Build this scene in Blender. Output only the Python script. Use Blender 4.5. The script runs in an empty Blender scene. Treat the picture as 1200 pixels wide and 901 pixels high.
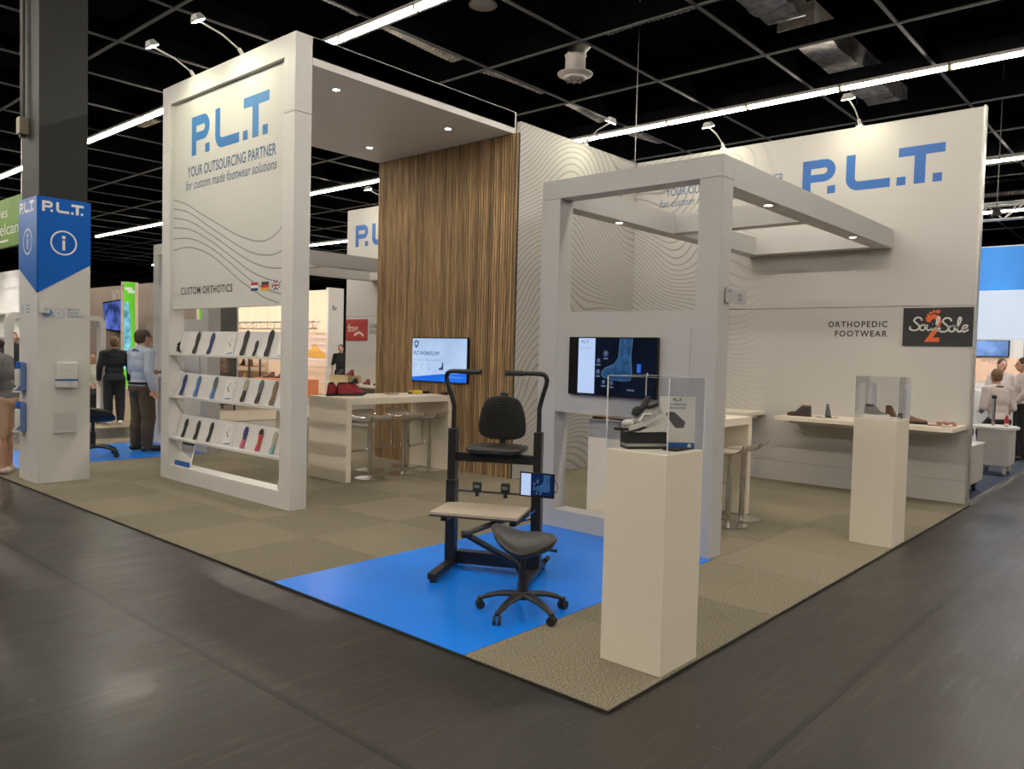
import bpy, bmesh, math, random
from mathutils import Vector, Matrix
random.seed(7)
sc = bpy.context.scene
C = sc.collection
PI = math.pi

# ------------------------------------------------------------------ camera
cam_d = bpy.data.cameras.new('camera'); cam = bpy.data.objects.new('camera', cam_d); C.objects.link(cam)
cam_d.sensor_width = 36.0; cam_d.lens = 36.0 * 919.885 / 1200.0; cam_d.clip_end = 300
_r = Vector((0.66226366, -0.74885111, 0.02507689)); _u = Vector((0.01366522, 0.04553443, 0.9988693)); _f = Vector((0.74914625, 0.66117216, -0.04038901))
M = Matrix((( _r.x, _u.x, -_f.x), (_r.y, _u.y, -_f.y), (_r.z, _u.z, -_f.z))).to_4x4()
M.translation = Vector((-2.642, -1.7664, 1.45)); cam.matrix_world = M
sc.camera = cam

# ------------------------------------------------------------------ world, exposure
w = bpy.data.worlds.new('hall_ambient'); sc.world = w; w.use_nodes = True
w.node_tree.nodes['Background'].inputs[0].default_value = (1.0, 0.96, 0.9, 1)
w.node_tree.nodes['Background'].inputs[1].default_value = 0.10
sc.view_settings.view_transform = 'Standard'; sc.view_settings.look = 'None'
sc.view_settings.gamma = 1.0; sc.view_settings.use_curve_mapping = False
sc.view_settings.exposure = 0.95
sc.cycles.use_denoising = True
sc.cycles.max_bounces = 8
sc.cycles.sample_clamp_indirect = 6.0
TUBE = 46.0          # radiance of the fluorescent tubes
SPOT_W = 5.5        # arm spots
DOWN_W = 9.0        # recessed downlights

# ------------------------------------------------------------------ materials
MATS = {}
def mat(name, col, rough=0.5, metal=0.0, nscale=6.0, namt=0.06, bump=0.0, bscale=80.0, emit=None, spec=None):
    if name in MATS: return MATS[name]
    m = bpy.data.materials.new(name); m.use_nodes = True; nt = m.node_tree; b = nt.nodes['Principled BSDF']
    b.inputs['Roughness'].default_value = rough; b.inputs['Metallic'].default_value = metal
    if spec is not None: b.inputs['Specular IOR Level'].default_value = spec
    tc = nt.nodes.new('ShaderNodeTexCoord')
    nz = nt.nodes.new('ShaderNodeTexNoise'); nz.inputs['Scale'].default_value = nscale; nz.inputs['Detail'].default_value = 4
    nt.links.new(tc.outputs['Object'], nz.inputs['Vector'])
    rp = nt.nodes.new('ShaderNodeValToRGB')
    lo = [max(0, c * (1 - namt)) for c in col]; hi = [min(1, c * (1 + namt)) for c in col]
    rp.color_ramp.elements[0].position = 0.3; rp.color_ramp.elements[1].position = 0.7
    rp.color_ramp.elements[0].color = (*lo, 1); rp.color_ramp.elements[1].color = (*hi, 1)
    nt.links.new(nz.outputs['Fac'], rp.inputs['Fac']); nt.links.new(rp.outputs['Color'], b.inputs['Base Color'])
    if bump:
        n2 = nt.nodes.new('ShaderNodeTexNoise'); n2.inputs['Scale'].default_value = bscale; n2.inputs['Detail'].default_value = 3
        nt.links.new(tc.outputs['Object'], n2.inputs['Vector'])
        bp = nt.nodes.new('ShaderNodeBump'); bp.inputs['Strength'].default_value = bump; bp.inputs['Distance'].default_value = 0.01
        nt.links.new(n2.outputs['Fac'], bp.inputs['Height']); nt.links.new(bp.outputs['Normal'], b.inputs['Normal'])
    if emit:
        nt.links.new(rp.outputs['Color'], b.inputs['Emission Color']); b.inputs['Emission Strength'].default_value = emit
    MATS[name] = m; return m

white = mat('white_laminate', (0.63, 0.615, 0.60), 0.42, nscale=2, namt=0.015)
white_frame = mat('white_frame_dimmed', (0.47, 0.462, 0.457), 0.45, nscale=2, namt=0.015)  # greyed white: the frames' dimmer light is put into the colour
white_warm = mat('white_cream_laminate', (0.76, 0.695, 0.58), 0.4, nscale=2, namt=0.015)
wall_white = mat('wall_white_dimmed', (0.47, 0.45, 0.435), 0.55, nscale=1.5, namt=0.015)  # white wall greyed to stand in for shade inside the stand
black_metal = mat('black_powdercoat', (0.012, 0.012, 0.013), 0.42, 0.0, 30, 0.2, 0.08, 400)
black_plastic = mat('black_plastic', (0.014, 0.014, 0.014), 0.5, 0, 20, 0.2)
black_vinyl = mat('black_upholstery', (0.022, 0.020, 0.018), 0.42, 0, 25, 0.2, 0.1, 300)
black_fabric = mat('black_ribbed_fabric', (0.012, 0.012, 0.012), 0.8, 0, 30, 0.3, 0.3, 300)
chrome = mat('brushed_chrome', (0.62, 0.60, 0.57), 0.25, 1.0, 40, 0.06)
steel = mat('satin_steel', (0.55, 0.54, 0.52), 0.38, 0.9, 30, 0.08)
dark_steel = mat('dark_grey_paint', (0.011, 0.0115, 0.011), 0.6, 0, 3, 0.15)
ceil_black = mat('ceiling_black', (0.0028, 0.0028, 0.003), 1.0, 0, 2, 0.2, spec=0.0)
flange_m = mat('beam_flange_grey', (0.062, 0.062, 0.063), 0.7, 0.0, 2, 0.15, spec=0.2)
foil = mat('duct_foil', (0.62, 0.58, 0.52), 0.38, 0.55, 7, 0.35, 0.7, 22)
grey_disc = mat('diffuser_grey', (0.42, 0.38, 0.35), 0.5, 0, 4, 0.05)
blue_print = mat('blue_print', (0.012, 0.105, 0.37), 0.5, 0, 3, 0.04)
blue_dark_print = mat('blue_slate_print', (0.055, 0.12, 0.24), 0.5, 0, 3, 0.04)
blue_panel = mat('blue_panel', (0.002, 0.110, 0.52), 0.45, 0, 3, 0.05, spec=0.22)
white_print = mat('white_print', (0.8, 0.8, 0.8), 0.5, 0, 3, 0.02)
black_print = mat('black_print', (0.02, 0.02, 0.022), 0.5, 0, 3, 0.05)
grey_line = mat('grey_line_print', (0.27, 0.265, 0.26), 0.5, 0, 3, 0.03)
charcoal_sign = mat('charcoal_sign', (0.018, 0.020, 0.023), 0.5, 0, 3, 0.05)
orange_print = mat('orange_print', (0.62, 0.115, 0.03), 0.5, 0, 3, 0.06)
red_sign = mat('red_sign', (0.33, 0.018, 0.018), 0.5, 0, 3, 0.05)
oak_top = mat('pale_oak_board', (0.50, 0.42, 0.33), 0.5, 0, 9, 0.05)
card_w = mat('card_white', (0.74, 0.72, 0.68), 0.6, 0, 5, 0.03)
card_grey = mat('card_grey', (0.45, 0.47, 0.50), 0.6, 0, 5, 0.03)
skin_m = mat('skin', (0.52, 0.29, 0.20), 0.5, 0, 14, 0.08)
bg_cream = mat('cream_wall', (0.80, 0.66, 0.52), 0.6, 0, 2, 0.03)
bg_taupe = mat('taupe_wall', (0.24, 0.195, 0.165), 0.6, 0, 2, 0.05)
bg_dark = mat('dark_grey_wall', (0.05, 0.048, 0.045), 0.6, 0, 3, 0.15)

def emission(name, col, s, nscale=3.0, namt=0.0):
    if name in MATS: return MATS[name]
    m = bpy.data.materials.new(name); m.use_nodes = True; nt = m.node_tree; nt.nodes.clear()
    o = nt.nodes.new('ShaderNodeOutputMaterial'); e = nt.nodes.new('ShaderNodeEmission'); e.inputs[1].default_value = s if s > 3 else s*0.50
    if namt:
        tc = nt.nodes.new('ShaderNodeTexCoord'); nz = nt.nodes.new('ShaderNodeTexNoise'); nz.inputs['Scale'].default_value = nscale
        nt.links.new(tc.outputs['Object'], nz.inputs['Vector']); rp = nt.nodes.new('ShaderNodeValToRGB')
        rp.color_ramp.elements[0].position = 0.35; rp.color_ramp.elements[1].position = 0.65
        rp.color_ramp.elements[0].color = (*[c * (1 - namt) for c in col], 1); rp.color_ramp.elements[1].color = (*[min(1, c * (1 + namt)) for c in col], 1)
        nt.links.new(nz.outputs['Fac'], rp.inputs['Fac']); nt.links.new(rp.outputs['Color'], e.inputs[0])
    else: e.inputs[0].default_value = (*col, 1)
    nt.links.new(e.outputs[0], o.inputs[0]); MATS[name] = m; return m
tube_m = emission('fluorescent_tube', (1.0, 0.915, 0.79), TUBE)
lamp_m = emission('spot_lamp_face', (1.0, 0.97, 0.72), 60)
down_m = emission('downlight_face', (1.0, 0.90, 0.74), 40)

def mk_floor():
    m = bpy.data.materials.new('hall_floor_sealed'); m.use_nodes = True; nt = m.node_tree; b = nt.nodes['Principled BSDF']; L = nt.links
    tc = nt.nodes.new('ShaderNodeTexCoord')
    n1 = nt.nodes.new('ShaderNodeTexNoise'); n1.inputs['Scale'].default_value = 0.9; n1.inputs['Detail'].default_value = 8; n1.inputs['Roughness'].default_value = 0.65
    L.new(tc.outputs['Object'], n1.inputs['Vector'])
    mp = nt.nodes.new('ShaderNodeMapping'); mp.inputs['Rotation'].default_value = (0, 0, 0.6); mp.inputs['Scale'].default_value = (1.0, 3.2, 1)
    L.new(tc.outputs['Object'], mp.inputs['Vector'])
    n2 = nt.nodes.new('ShaderNodeTexNoise'); n2.inputs['Scale'].default_value = 1.6; n2.inputs['Detail'].default_value = 9; n2.inputs['Roughness'].default_value = 0.7
    L.new(mp.outputs['Vector'], n2.inputs['Vector'])
    mx = nt.nodes.new('ShaderNodeMath'); mx.operation = 'MULTIPLY_ADD'; mx.inputs[1].default_value = 0.5; L.new(n1.outputs['Fac'], mx.inputs[0])
    m2 = nt.nodes.new('ShaderNodeMath'); m2.operation = 'MULTIPLY'; m2.inputs[1].default_value = 0.5; L.new(n2.outputs['Fac'], m2.inputs[0]); L.new(m2.outputs[0], mx.inputs[2])
    rp = nt.nodes.new('ShaderNodeValToRGB'); e = rp.color_ramp.elements
    e[0].position = 0.36; e[0].color = (0.016, 0.0142, 0.0128, 1); e[1].position = 0.64; e[1].color = (0.038, 0.0335, 0.029, 1)
    L.new(mx.outputs[0], rp.inputs['Fac'])
    mp3 = nt.nodes.new('ShaderNodeMapping'); mp3.inputs['Rotation'].default_value = (0, 0, -0.45); mp3.inputs['Scale'].default_value = (0.7, 13, 1); L.new(tc.outputs['Object'], mp3.inputs['Vector'])
    n3 = nt.nodes.new('ShaderNodeTexNoise'); n3.inputs['Scale'].default_value = 1.5; n3.inputs['Detail'].default_value = 6; n3.inputs['Roughness'].default_value = 0.75; L.new(mp3.outputs['Vector'], n3.inputs['Vector'])
    s3 = nt.nodes.new('ShaderNodeMapRange'); s3.inputs[1].default_value = 0.53; s3.inputs[2].default_value = 0.74; s3.inputs[3].default_value = 0; s3.inputs[4].default_value = 0.45; L.new(n3.outputs['Fac'], s3.inputs[0])
    sp = nt.nodes.new('ShaderNodeTexNoise'); sp.inputs['Scale'].default_value = 26; sp.inputs['Detail'].default_value = 2; L.new(tc.outputs['Object'], sp.inputs['Vector'])
    s4 = nt.nodes.new('ShaderNodeMapRange'); s4.inputs[1].default_value = 0.73; s4.inputs[2].default_value = 0.78; s4.inputs[3].default_value = 0; s4.inputs[4].default_value = 0.9; L.new(sp.outputs['Fac'], s4.inputs[0])
    sm = nt.nodes.new('ShaderNodeMath'); sm.operation = 'MAXIMUM'; L.new(s3.outputs[0], sm.inputs[0]); L.new(s4.outputs[0], sm.inputs[1])
    cm = nt.nodes.new('ShaderNodeMix'); cm.data_type = 'RGBA'; cm.inputs[7].default_value = (0.13, 0.115, 0.10, 1); L.new(sm.outputs[0], cm.inputs[0]); L.new(rp.outputs['Color'], cm.inputs[6]); L.new(cm.outputs[2], b.inputs['Base Color'])
    rr = nt.nodes.new('ShaderNodeMapRange'); rr.inputs[1].default_value = 0.35; rr.inputs[2].default_value = 0.65; rr.inputs[3].default_value = 0.26; rr.inputs[4].default_value = 0.46; b.inputs['Specular IOR Level'].default_value = 0.36
    L.new(mx.outputs[0], rr.inputs[0]); L.new(rr.outputs[0], b.inputs['Roughness'])
    bp = nt.nodes.new('ShaderNodeBump'); bp.inputs['Strength'].default_value = 0.05; bp.inputs['Distance'].default_value = 0.004
    L.new(n2.outputs['Fac'], bp.inputs['Height'])
    n5 = nt.nodes.new('ShaderNodeTexNoise'); n5.inputs['Scale'].default_value = 2.6; n5.inputs['Detail'].default_value = 5; n5.inputs['Roughness'].default_value = 0.6; L.new(mp.outputs['Vector'], n5.inputs['Vector'])
    b5 = nt.nodes.new('ShaderNodeBump'); b5.inputs['Strength'].default_value = 0.22; b5.inputs['Distance'].default_value = 0.012
    L.new(n5.outputs['Fac'], b5.inputs['Height']); L.new(bp.outputs['Normal'], b5.inputs['Normal']); L.new(b5.outputs['Normal'], b.inputs['Normal'])
    return m
floor_m = mk_floor()

def mk_carpet(name, col):
    m = bpy.data.materials.new(name); m.use_nodes = True; nt = m.node_tree; b = nt.nodes['Principled BSDF']; L = nt.links
    b.inputs['Roughness'].default_value = 0.95; b.inputs['Specular IOR Level'].default_value = 0.1
    tc = nt.nodes.new('ShaderNodeTexCoord')
    n1 = nt.nodes.new('ShaderNodeTexNoise'); n1.inputs['Scale'].default_value = 125; n1.inputs['Detail'].default_value = 5; n1.inputs['Roughness'].default_value = 0.75
    L.new(tc.outputs['Object'], n1.inputs['Vector'])
    rp = nt.nodes.new('ShaderNodeValToRGB'); e = rp.color_ramp.elements
    e[0].position = 0.41; e[0].color = (*[c * 0.42 for c in col], 1); e[1].position = 0.63; e[1].color = (*[c * 1.55 for c in col], 1)
    L.new(n1.outputs['Fac'], rp.inputs['Fac']); L.new(rp.outputs['Color'], b.inputs['Base Color'])
    bp = nt.nodes.new('ShaderNodeBump'); bp.inputs['Strength'].default_value = 0.5; bp.inputs['Distance'].default_value = 0.006
    L.new(n1.outputs['Fac'], bp.inputs['Height']); L.new(bp.outputs['Normal'], b.inputs['Normal'])
    return m
carpetA = mk_carpet('carpet_tile_a', (0.250, 0.222, 0.162)); carpetB = mk_carpet('carpet_tile_b', (0.217, 0.193, 0.143)); carpetC = mk_carpet('carpet_tile_c', (0.262, 0.233, 0.176))
mat_blue = mat('blue_vinyl_mat', (0.006, 0.215, 0.90), 0.30, 0, 1.4, 0.08, spec=0.28)
blue_carpet_m = mat('blue_grey_carpet', (0.035, 0.052, 0.10), 0.9, 0, 60, 0.3, 0.3, 200)

def mk_wave(name, fade_axis=None):
    """white print with thin grey flowing contour lines; lines thin out past fade (object Y)."""
    m = bpy.data.materials.new(name); m.use_nodes = True; nt = m.node_tree; b = nt.nodes['Principled BSDF']; L = nt.links
    b.inputs['Roughness'].default_value = 0.55
    tc = nt.nodes.new('ShaderNodeTexCoord'); sx = nt.nodes.new('ShaderNodeSeparateXYZ'); L.new(tc.outputs['Object'], sx.inputs[0])
    s = nt.nodes.new('ShaderNodeMath'); s.operation = 'SUBTRACT'; L.new(sx.outputs['X'], s.inputs[0]); L.new(sx.outputs['Y'], s.inputs[1])
    cb = nt.nodes.new('ShaderNodeCombineXYZ'); L.new(s.outputs[0], cb.inputs[0]); L.new(sx.outputs['Z'], cb.inputs[1])
    n1 = nt.nodes.new('ShaderNodeTexNoise'); n1.noise_dimensions = '2D'; n1.inputs['Scale'].default_value = 0.62; n1.inputs['Detail'].default_value = 0.6; n1.inputs['Roughness'].default_value = 0.4
    L.new(cb.outputs[0], n1.inputs['Vector'])
    f = nt.nodes.new('ShaderNodeMath'); f.operation = 'MULTIPLY_ADD'; f.inputs[1].default_value = 1.75; L.new(n1.outputs['Fac'], f.inputs[0]); L.new(sx.outputs['Z'], f.inputs[2])
    g = nt.nodes.new('ShaderNodeMath'); g.operation = 'MULTIPLY'; g.inputs[1].default_value = 14.0; L.new(f.outputs[0], g.inputs[0])
    fr = nt.nodes.new('ShaderNodeMath'); fr.operation = 'FRACT'; L.new(g.outputs[0], fr.inputs[0])
    pp = nt.nodes.new('ShaderNodeMath'); pp.operation = 'SUBTRACT'; pp.inputs[1].default_value = 0.5; L.new(fr.outputs[0], pp.inputs[0])
    ab = nt.nodes.new('ShaderNodeMath'); ab.operation = 'ABSOLUTE'; L.new(pp.outputs[0], ab.inputs[0])
    mr = nt.nodes.new('ShaderNodeMapRange'); mr.inputs[1].default_value = 0.06; mr.inputs[2].default_value = 0.15; mr.inputs[3].default_value = 1; mr.inputs[4].default_value = 0; mr.clamp = True
    L.new(ab.outputs[0], mr.inputs[0]); fac = mr.outputs[0]
    if fade_axis:
        fd = nt.nodes.new('ShaderNodeMapRange'); fd.inputs[1].default_value = fade_axis[0]; fd.inputs[2].default_value = fade_axis[1]; fd.inputs[3].default_value = 0; fd.inputs[4].default_value = 1
        L.new(sx.outputs['Y'], fd.inputs[0]); mu = nt.nodes.new('ShaderNodeMath'); mu.operation = 'MULTIPLY'; L.new(fac, mu.inputs[0]); L.new(fd.outputs[0], mu.inputs[1]); fac = mu.outputs[0]
    mx = nt.nodes.new('ShaderNodeMix'); mx.data_type = 'RGBA'; mx.inputs[6].default_value = (0.47, 0.45, 0.435, 1); mx.inputs[7].default_value = (0.28, 0.27, 0.26, 1)  # base white greyed like the walls, with interior shade in the colour
    L.new(fac, mx.inputs[0]); L.new(mx.outputs[2], b.inputs['Base Color'])
    return m
wave_m = mk_wave('wavy_line_print'); wave_fade = mk_wave('wavy_line_print_fading', (2.0, 3.3))

def mk_wood(name, col):
    m = bpy.data.materials.new(name); m.use_nodes = True; nt = m.node_tree; b = nt.nodes['Principled BSDF']; L = nt.links
    b.inputs['Roughness'].default_value = 0.55
    tc = nt.nodes.new('ShaderNodeTexCoord'); oi = nt.nodes.new('ShaderNodeObjectInfo')
    ad = nt.nodes.new('ShaderNodeVectorMath'); ad.operation = 'MULTIPLY_ADD'; L.new(tc.outputs['Object'], ad.inputs[0]); ad.inputs[1].default_value = (30, 30, 1.6)
    cx = nt.nodes.new('ShaderNodeCombineXYZ'); mu = nt.nodes.new('ShaderNodeMath'); mu.operation = 'MULTIPLY'; mu.inputs[1].default_value = 90
    L.new(oi.outputs['Random'], mu.inputs[0]); L.new(mu.outputs[0], cx.inputs[2]); L.new(cx.outputs[0], ad.inputs[2])
    n1 = nt.nodes.new('ShaderNodeTexNoise'); n1.inputs['Scale'].default_value = 1.3; n1.inputs['Detail'].default_value = 5; L.new(ad.outputs[0], n1.inputs['Vector'])
    rp = nt.nodes.new('ShaderNodeValToRGB'); e = rp.color_ramp.elements
    e[0].position = 0.32; e[0].color = (*[c * 0.55 for c in col], 1); e[1].position = 0.68; e[1].color = (*[c * 1.25 for c in col], 1)
    L.new(n1.outputs['Fac'], rp.inputs['Fac'])
    hv = nt.nodes.new('ShaderNodeHueSaturation'); mr = nt.nodes.new('ShaderNodeMapRange'); mr.inputs[3].default_value = 0.62; mr.inputs[4].default_value = 1.3
    L.new(oi.outputs['Random'], mr.inputs[0]); L.new(mr.outputs[0], hv.inputs['Value']); L.new(rp.outputs['Color'], hv.inputs['Color'])
    L.new(hv.outputs['Color'], b.inputs['Base Color'])
    return m
wood_m = mk_wood('oak_slat', (0.47, 0.31, 0.165)); wood_back = mat('slat_backing_dark', (0.035, 0.024, 0.016), 0.8, 0, 5, 0.1)

def mk_acrylic():
    m = bpy.data.materials.new('clear_acrylic'); m.use_nodes = True; nt = m.node_tree; nt.nodes.clear(); L = nt.links
    o = nt.nodes.new('ShaderNodeOutputMaterial'); t = nt.nodes.new('ShaderNodeBsdfTransparent'); t.inputs[0].default_value = (0.965, 0.97, 0.975, 1)
    g = nt.nodes.new('ShaderNodeBsdfGlossy'); g.inputs['Roughness'].default_value = 0.03
    lw = nt.nodes.new('ShaderNodeLayerWeight'); lw.inputs[0].default_value = 0.5
    pw = nt.nodes.new('ShaderNodeMath'); pw.operation = 'POWER'; pw.inputs[1].default_value = 4.0; L.new(lw.outputs['Facing'], pw.inputs[0])
    fr = nt.nodes.new('ShaderNodeMath'); fr.operation = 'MULTIPLY_ADD'; fr.inputs[1].default_value = 0.6; fr.inputs[2].default_value = 0.03; L.new(pw.outputs[0], fr.inputs[0])
    mx = nt.nodes.new('ShaderNodeMixShader'); L.new(fr.outputs[0], mx.inputs[0]); L.new(t.outputs[0], mx.inputs[1]); L.new(g.outputs[0], mx.inputs[2]); L.new(mx.outputs[0], o.inputs[0])
    MATS['acr'] = m; return m
acrylic = mk_acrylic()
acr_edge = mat('acrylic_polished_edge', (0.75, 0.76, 0.75), 0.25, 0, 5, 0.02)

# ------------------------------------------------------------------ mesh helpers
class MB:
    def __init__(s): s.v = []; s.f = []
    def add(s, vs, fs):
        o = len(s.v); s.v += [Vector(p) for p in vs]; s.f += [tuple(i + o for i in f) for f in fs]; return s
    def box(s, x0, x1, y0, y1, z0, z1):
        return s.add([(x0,y0,z0),(x1,y0,z0),(x1,y1,z0),(x0,y1,z0),(x0,y0,z1),(x1,y0,z1),(x1,y1,z1),(x0,y1,z1)],
                     [(0,3,2,1),(4,5,6,7),(0,1,5,4),(1,2,6,5),(2,3,7,6),(3,0,4,7)])
    def prism(s, poly, mp, d0, d1):
        """2-D polygon extruded from depth d0 to d1; mp(x,y,d)->3-D."""
        n = len(poly); vs = [mp(x, y, d0) for x, y in poly] + [mp(x, y, d1) for x, y in poly]
        return s.add(vs, [tuple(range(n)), tuple(range(2*n-1, n-1, -1))] + [(i, i+n, (i+1) % n + n, (i+1) % n) for i in range(n)])
    def flat(s, poly, mp, d=0.0): return s.add([mp(x, y, d) for x, y in poly], [tuple(range(len(poly)))])
    def cyl(s, p0, p1, r0, r1=None, n=16, caps=True):
        return s.tube([p0, p1], [r0, r0 if r1 is None else r1], n, caps)
    def tube(s, path, r, n=10, caps=True, flat=None):
        P = [Vector(p) for p in path]; k = len(P); R = r if isinstance(r, (list, tuple)) else [r] * k
        vs = []; up = None
        for i, p in enumerate(P):
            t = (P[min(i+1, k-1)] - P[max(i-1, 0)]).normalized()
            if up is None: up = Vector((0,0,1)) if abs(t.z) < 0.9 else Vector((1,0,0))
            a = t.cross(up)
            if a.length < 1e-5: a = t.cross(Vector((0.3,1,0.1)))
            a.normalize(); b = a.cross(t).normalized(); up = b
            for j in range(n):
                th = 2*PI*j/n; vs.append(p + a*math.cos(th)*R[i] + b*math.sin(th)*R[i]*(flat or 1))
        fs = [(i*n+j, i*n+(j+1) % n, (i+1)*n+(j+1) % n, (i+1)*n+j) for i in range(k-1) for j in range(n)]
        if caps: fs += [tuple(range(n-1, -1, -1)), tuple(range((k-1)*n, k*n))]
        return s.add(vs, fs)
    def lathe(s, prof, c=(0,0,0), n=24):
        """profile of (radius, z) spun about the vertical through c."""
        k = len(prof); vs = [(c[0]+r*math.cos(2*PI*j/n), c[1]+r*math.sin(2*PI*j/n), c[2]+z) for r, z in prof for j in range(n)]
        fs = [(i*n+j, i*n+(j+1) % n, (i+1)*n+(j+1) % n, (i+1)*n+j) for i in range(k-1) for j in range(n)]
        fs += [tuple(range(n-1, -1, -1)), tuple(range((k-1)*n, k*n))]
        return s.add(vs, fs)
    def ball(s, c, r, n=12, m=8):
        rx, ry, rz = r if isinstance(r, (tuple, list)) else (r, r, r)
        vs = [(c[0], c[1], c[2]-rz)]
        for i in range(1, m):
            ph = -PI/2 + PI*i/m
            vs += [(c[0]+rx*math.cos(ph)*math.cos(2*PI*j/n), c[1]+ry*math.cos(ph)*math.sin(2*PI*j/n), c[2]+rz*math.sin(ph)) for j in range(n)]
        vs.append((c[0], c[1], c[2]+rz)); T = len(vs)-1
        fs = [(0, 1+(j+1) % n, 1+j) for j in range(n)]
        fs += [(1+i*n+j, 1+i*n+(j+1) % n, 1+(i+1)*n+(j+1) % n, 1+(i+1)*n+j) for i in range(m-2) for j in range(n)]
        fs += [(T, 1+(m-2)*n+j, 1+(m-2)*n+(j+1) % n) for j in range(n)]
        return s.add(vs, fs)
    def loft(s, rings, caps=True):
        n = len(rings[0]); k = len(rings); vs = [p for r in rings for p in r]
        fs = [(i*n+j, i*n+(j+1) % n, (i+1)*n+(j+1) % n, (i+1)*n+j) for i in range(k-1) for j in range(n)]
        if caps: fs += [tuple(range(n-1, -1, -1)), tuple(range((k-1)*n, k*n))]
        return s.add(vs, fs)
    def xf(s, mtx): s.v = [mtx @ p for p in s.v]; return s
    def mesh(s, name, m, smooth=False, bevel=0.0):
        me = bpy.data.meshes.new(name); me.from_pydata([tuple(p) for p in s.v], [], s.f); me.materials.append(m)
        bm = bmesh.new(); bm.from_mesh(me)
        bmesh.ops.recalc_face_normals(bm, faces=bm.faces)
        if bevel: bmesh.ops.bevel(bm, geom=[e for e in bm.edges if len(e.link_faces) == 2 and e.calc_face_angle(0) > 0.6], offset=bevel, segments=2, profile=0.5, affect='EDGES')
        bm.to_mesh(me); bm.free()
        if smooth:
            for p in me.polygons: p.use_smooth = True
            try: me.set_sharp_from_angle(angle=math.radians(42))
            except Exception: pass
        me.update(); return me
    def build(s, name, m, parent=None, world=False, smooth=False, bevel=0.0):
        if world and parent is not None:
            inv = parent_matrix(parent).inverted(); s.v = [inv @ p for p in s.v]
        o = bpy.data.objects.new(name, s.mesh(name, m, smooth, bevel)); C.objects.link(o); o.parent = parent
        return o
def parent_matrix(o):
    m = Matrix.Translation(o.location) @ Matrix.Rotation(o.rotation_euler.z, 4, 'Z') @ Matrix.Diagonal((*o.scale, 1))
    return parent_matrix(o.parent) @ m if o.parent else m

def tag(o, label, cat, group=None):
    o['label'] = label; o['category'] = cat
    if group: o['group'] = group
    return o
def thing(name, label, cat, loc=(0,0,0), rotz=0.0, group=None, scale=1.0):
    o = bpy.data.objects.new(name, None); C.objects.link(o); o.location = loc; o.rotation_euler = (0, 0, rotz); o.scale = (scale,)*3
    o.empty_display_size = 0.1
    return tag(o, label, cat, group)
def structure(o, label=None):
    o['kind'] = 'structure'
    if label: o['label'] = label
    return o
def sroot(name, loc=(0,0,0)):
    o = bpy.data.objects.new(name, None); C.objects.link(o); o.location = loc; o['kind'] = 'structure'; return o
def copy_tree(o, loc=None, rotz=None, label=None, parent=None):
    c = o.copy(); C.objects.link(c); c.parent = parent
    if loc is not None: c.location = loc
    if rotz is not None: c.rotation_euler = (0, 0, rotz)
    if label: c['label'] = label
    for ch in list(o.children): copy_tree(ch, parent=c)
    return c

# flat maps: text or print on a wall.  +x is to the reader's right, +y is up, d is out of the wall
def on_X(X0, Y0, Z0): return lambda x, y, d=0.0: Vector((X0 - d, Y0 - x, Z0 + y))        # wall facing -X
def on_Y(X0, Y0, Z0): return lambda x, y, d=0.0: Vector((X0 + x, Y0 - d, Z0 + y))        # wall facing -Y
def on_Xp(X0, Y0, Z0): return lambda x, y, d=0.0: Vector((X0 + d, Y0 + x, Z0 + y))       # wall facing +X
def on_Z(X0, Y0, Z0, a=0.0):
    ca, sa = math.cos(a), math.sin(a)
    return lambda x, y, d=0.0: Vector((X0 + x*ca - y*sa, Y0 + x*sa + y*ca, Z0 + d))

_font = None
def text_mb(s, mp, width=None, height=None, shear=0.0, bold=0.0, d=0.002, align='L', space=1.0):
    cu = bpy.data.curves.new('txt', 'FONT'); cu.body = s; cu.size = 1.0; cu.shear = shear; cu.offset = bold; cu.space_character = space; cu.resolution_u = 3; cu.fill_mode = 'FRONT'
    ob = bpy.data.objects.new('txt', cu); C.objects.link(ob)
    dg = bpy.context.evaluated_depsgraph_get(); me = bpy.data.meshes.new_from_object(ob.evaluated_get(dg))
    vs = [(v.co.x, v.co.y) for v in me.vertices]; fs = [tuple(p.vertices) for p in me.polygons]
    bpy.data.objects.remove(ob); bpy.data.curves.remove(cu); bpy.data.meshes.remove(me)
    x0 = min(p[0] for p in vs); x1 = max(p[0] for p in vs)
    sx = width/(x1-x0) if width else 1.0
    sy = height/0.70 if height else sx
    if not width: sx = sy
    W = (x1-x0)*sx; off = {'L': 0, 'C': -W/2, 'R': -W}[align]
    mb = MB(); mb.add([mp((x-x0)*sx+off, y*sy, d) for x, y in vs], fs); return mb

def stroke2d(pts, wd, closed=False):
    n = len(pts); L = []; R = []
    for i in range(n):
        a = pts[i-1] if (i > 0 or closed) else None; b = pts[(i+1) % n] if (i < n-1 or closed) else None; p = pts[i]
        ds = []
        if a: l = math.hypot(p[0]-a[0], p[1]-a[1]) or 1; ds.append(((p[0]-a[0])/l, (p[1]-a[1])/l))
        if b: l = math.hypot(b[0]-p[0], b[1]-p[1]) or 1; ds.append(((b[0]-p[0])/l, (b[1]-p[1])/l))
        tx = sum(d[0] for d in ds); ty = sum(d[1] for d in ds); l = math.hypot(tx, ty) or 1; tx /= l; ty /= l
        k = 1.0 / max(0.5, tx*ds[0][0] + ty*ds[0][1])
        L.append((p[0]-ty*wd/2*k, p[1]+tx*wd/2*k)); R.append((p[0]+ty*wd/2*k, p[1]-tx*wd/2*k))
    return L, R
def stroke(mb, pts, wd, mp, d=0.002, closed=False):
    L, R = stroke2d(pts, wd, closed); n = len(pts)
    mb.add([mp(x, y, d) for x, y in L] + [mp(x, y, d) for x, y in R], [(i, (i+1) % n, n+(i+1) % n, n+i) for i in range(n if closed else n-1)])
    return mb
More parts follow.
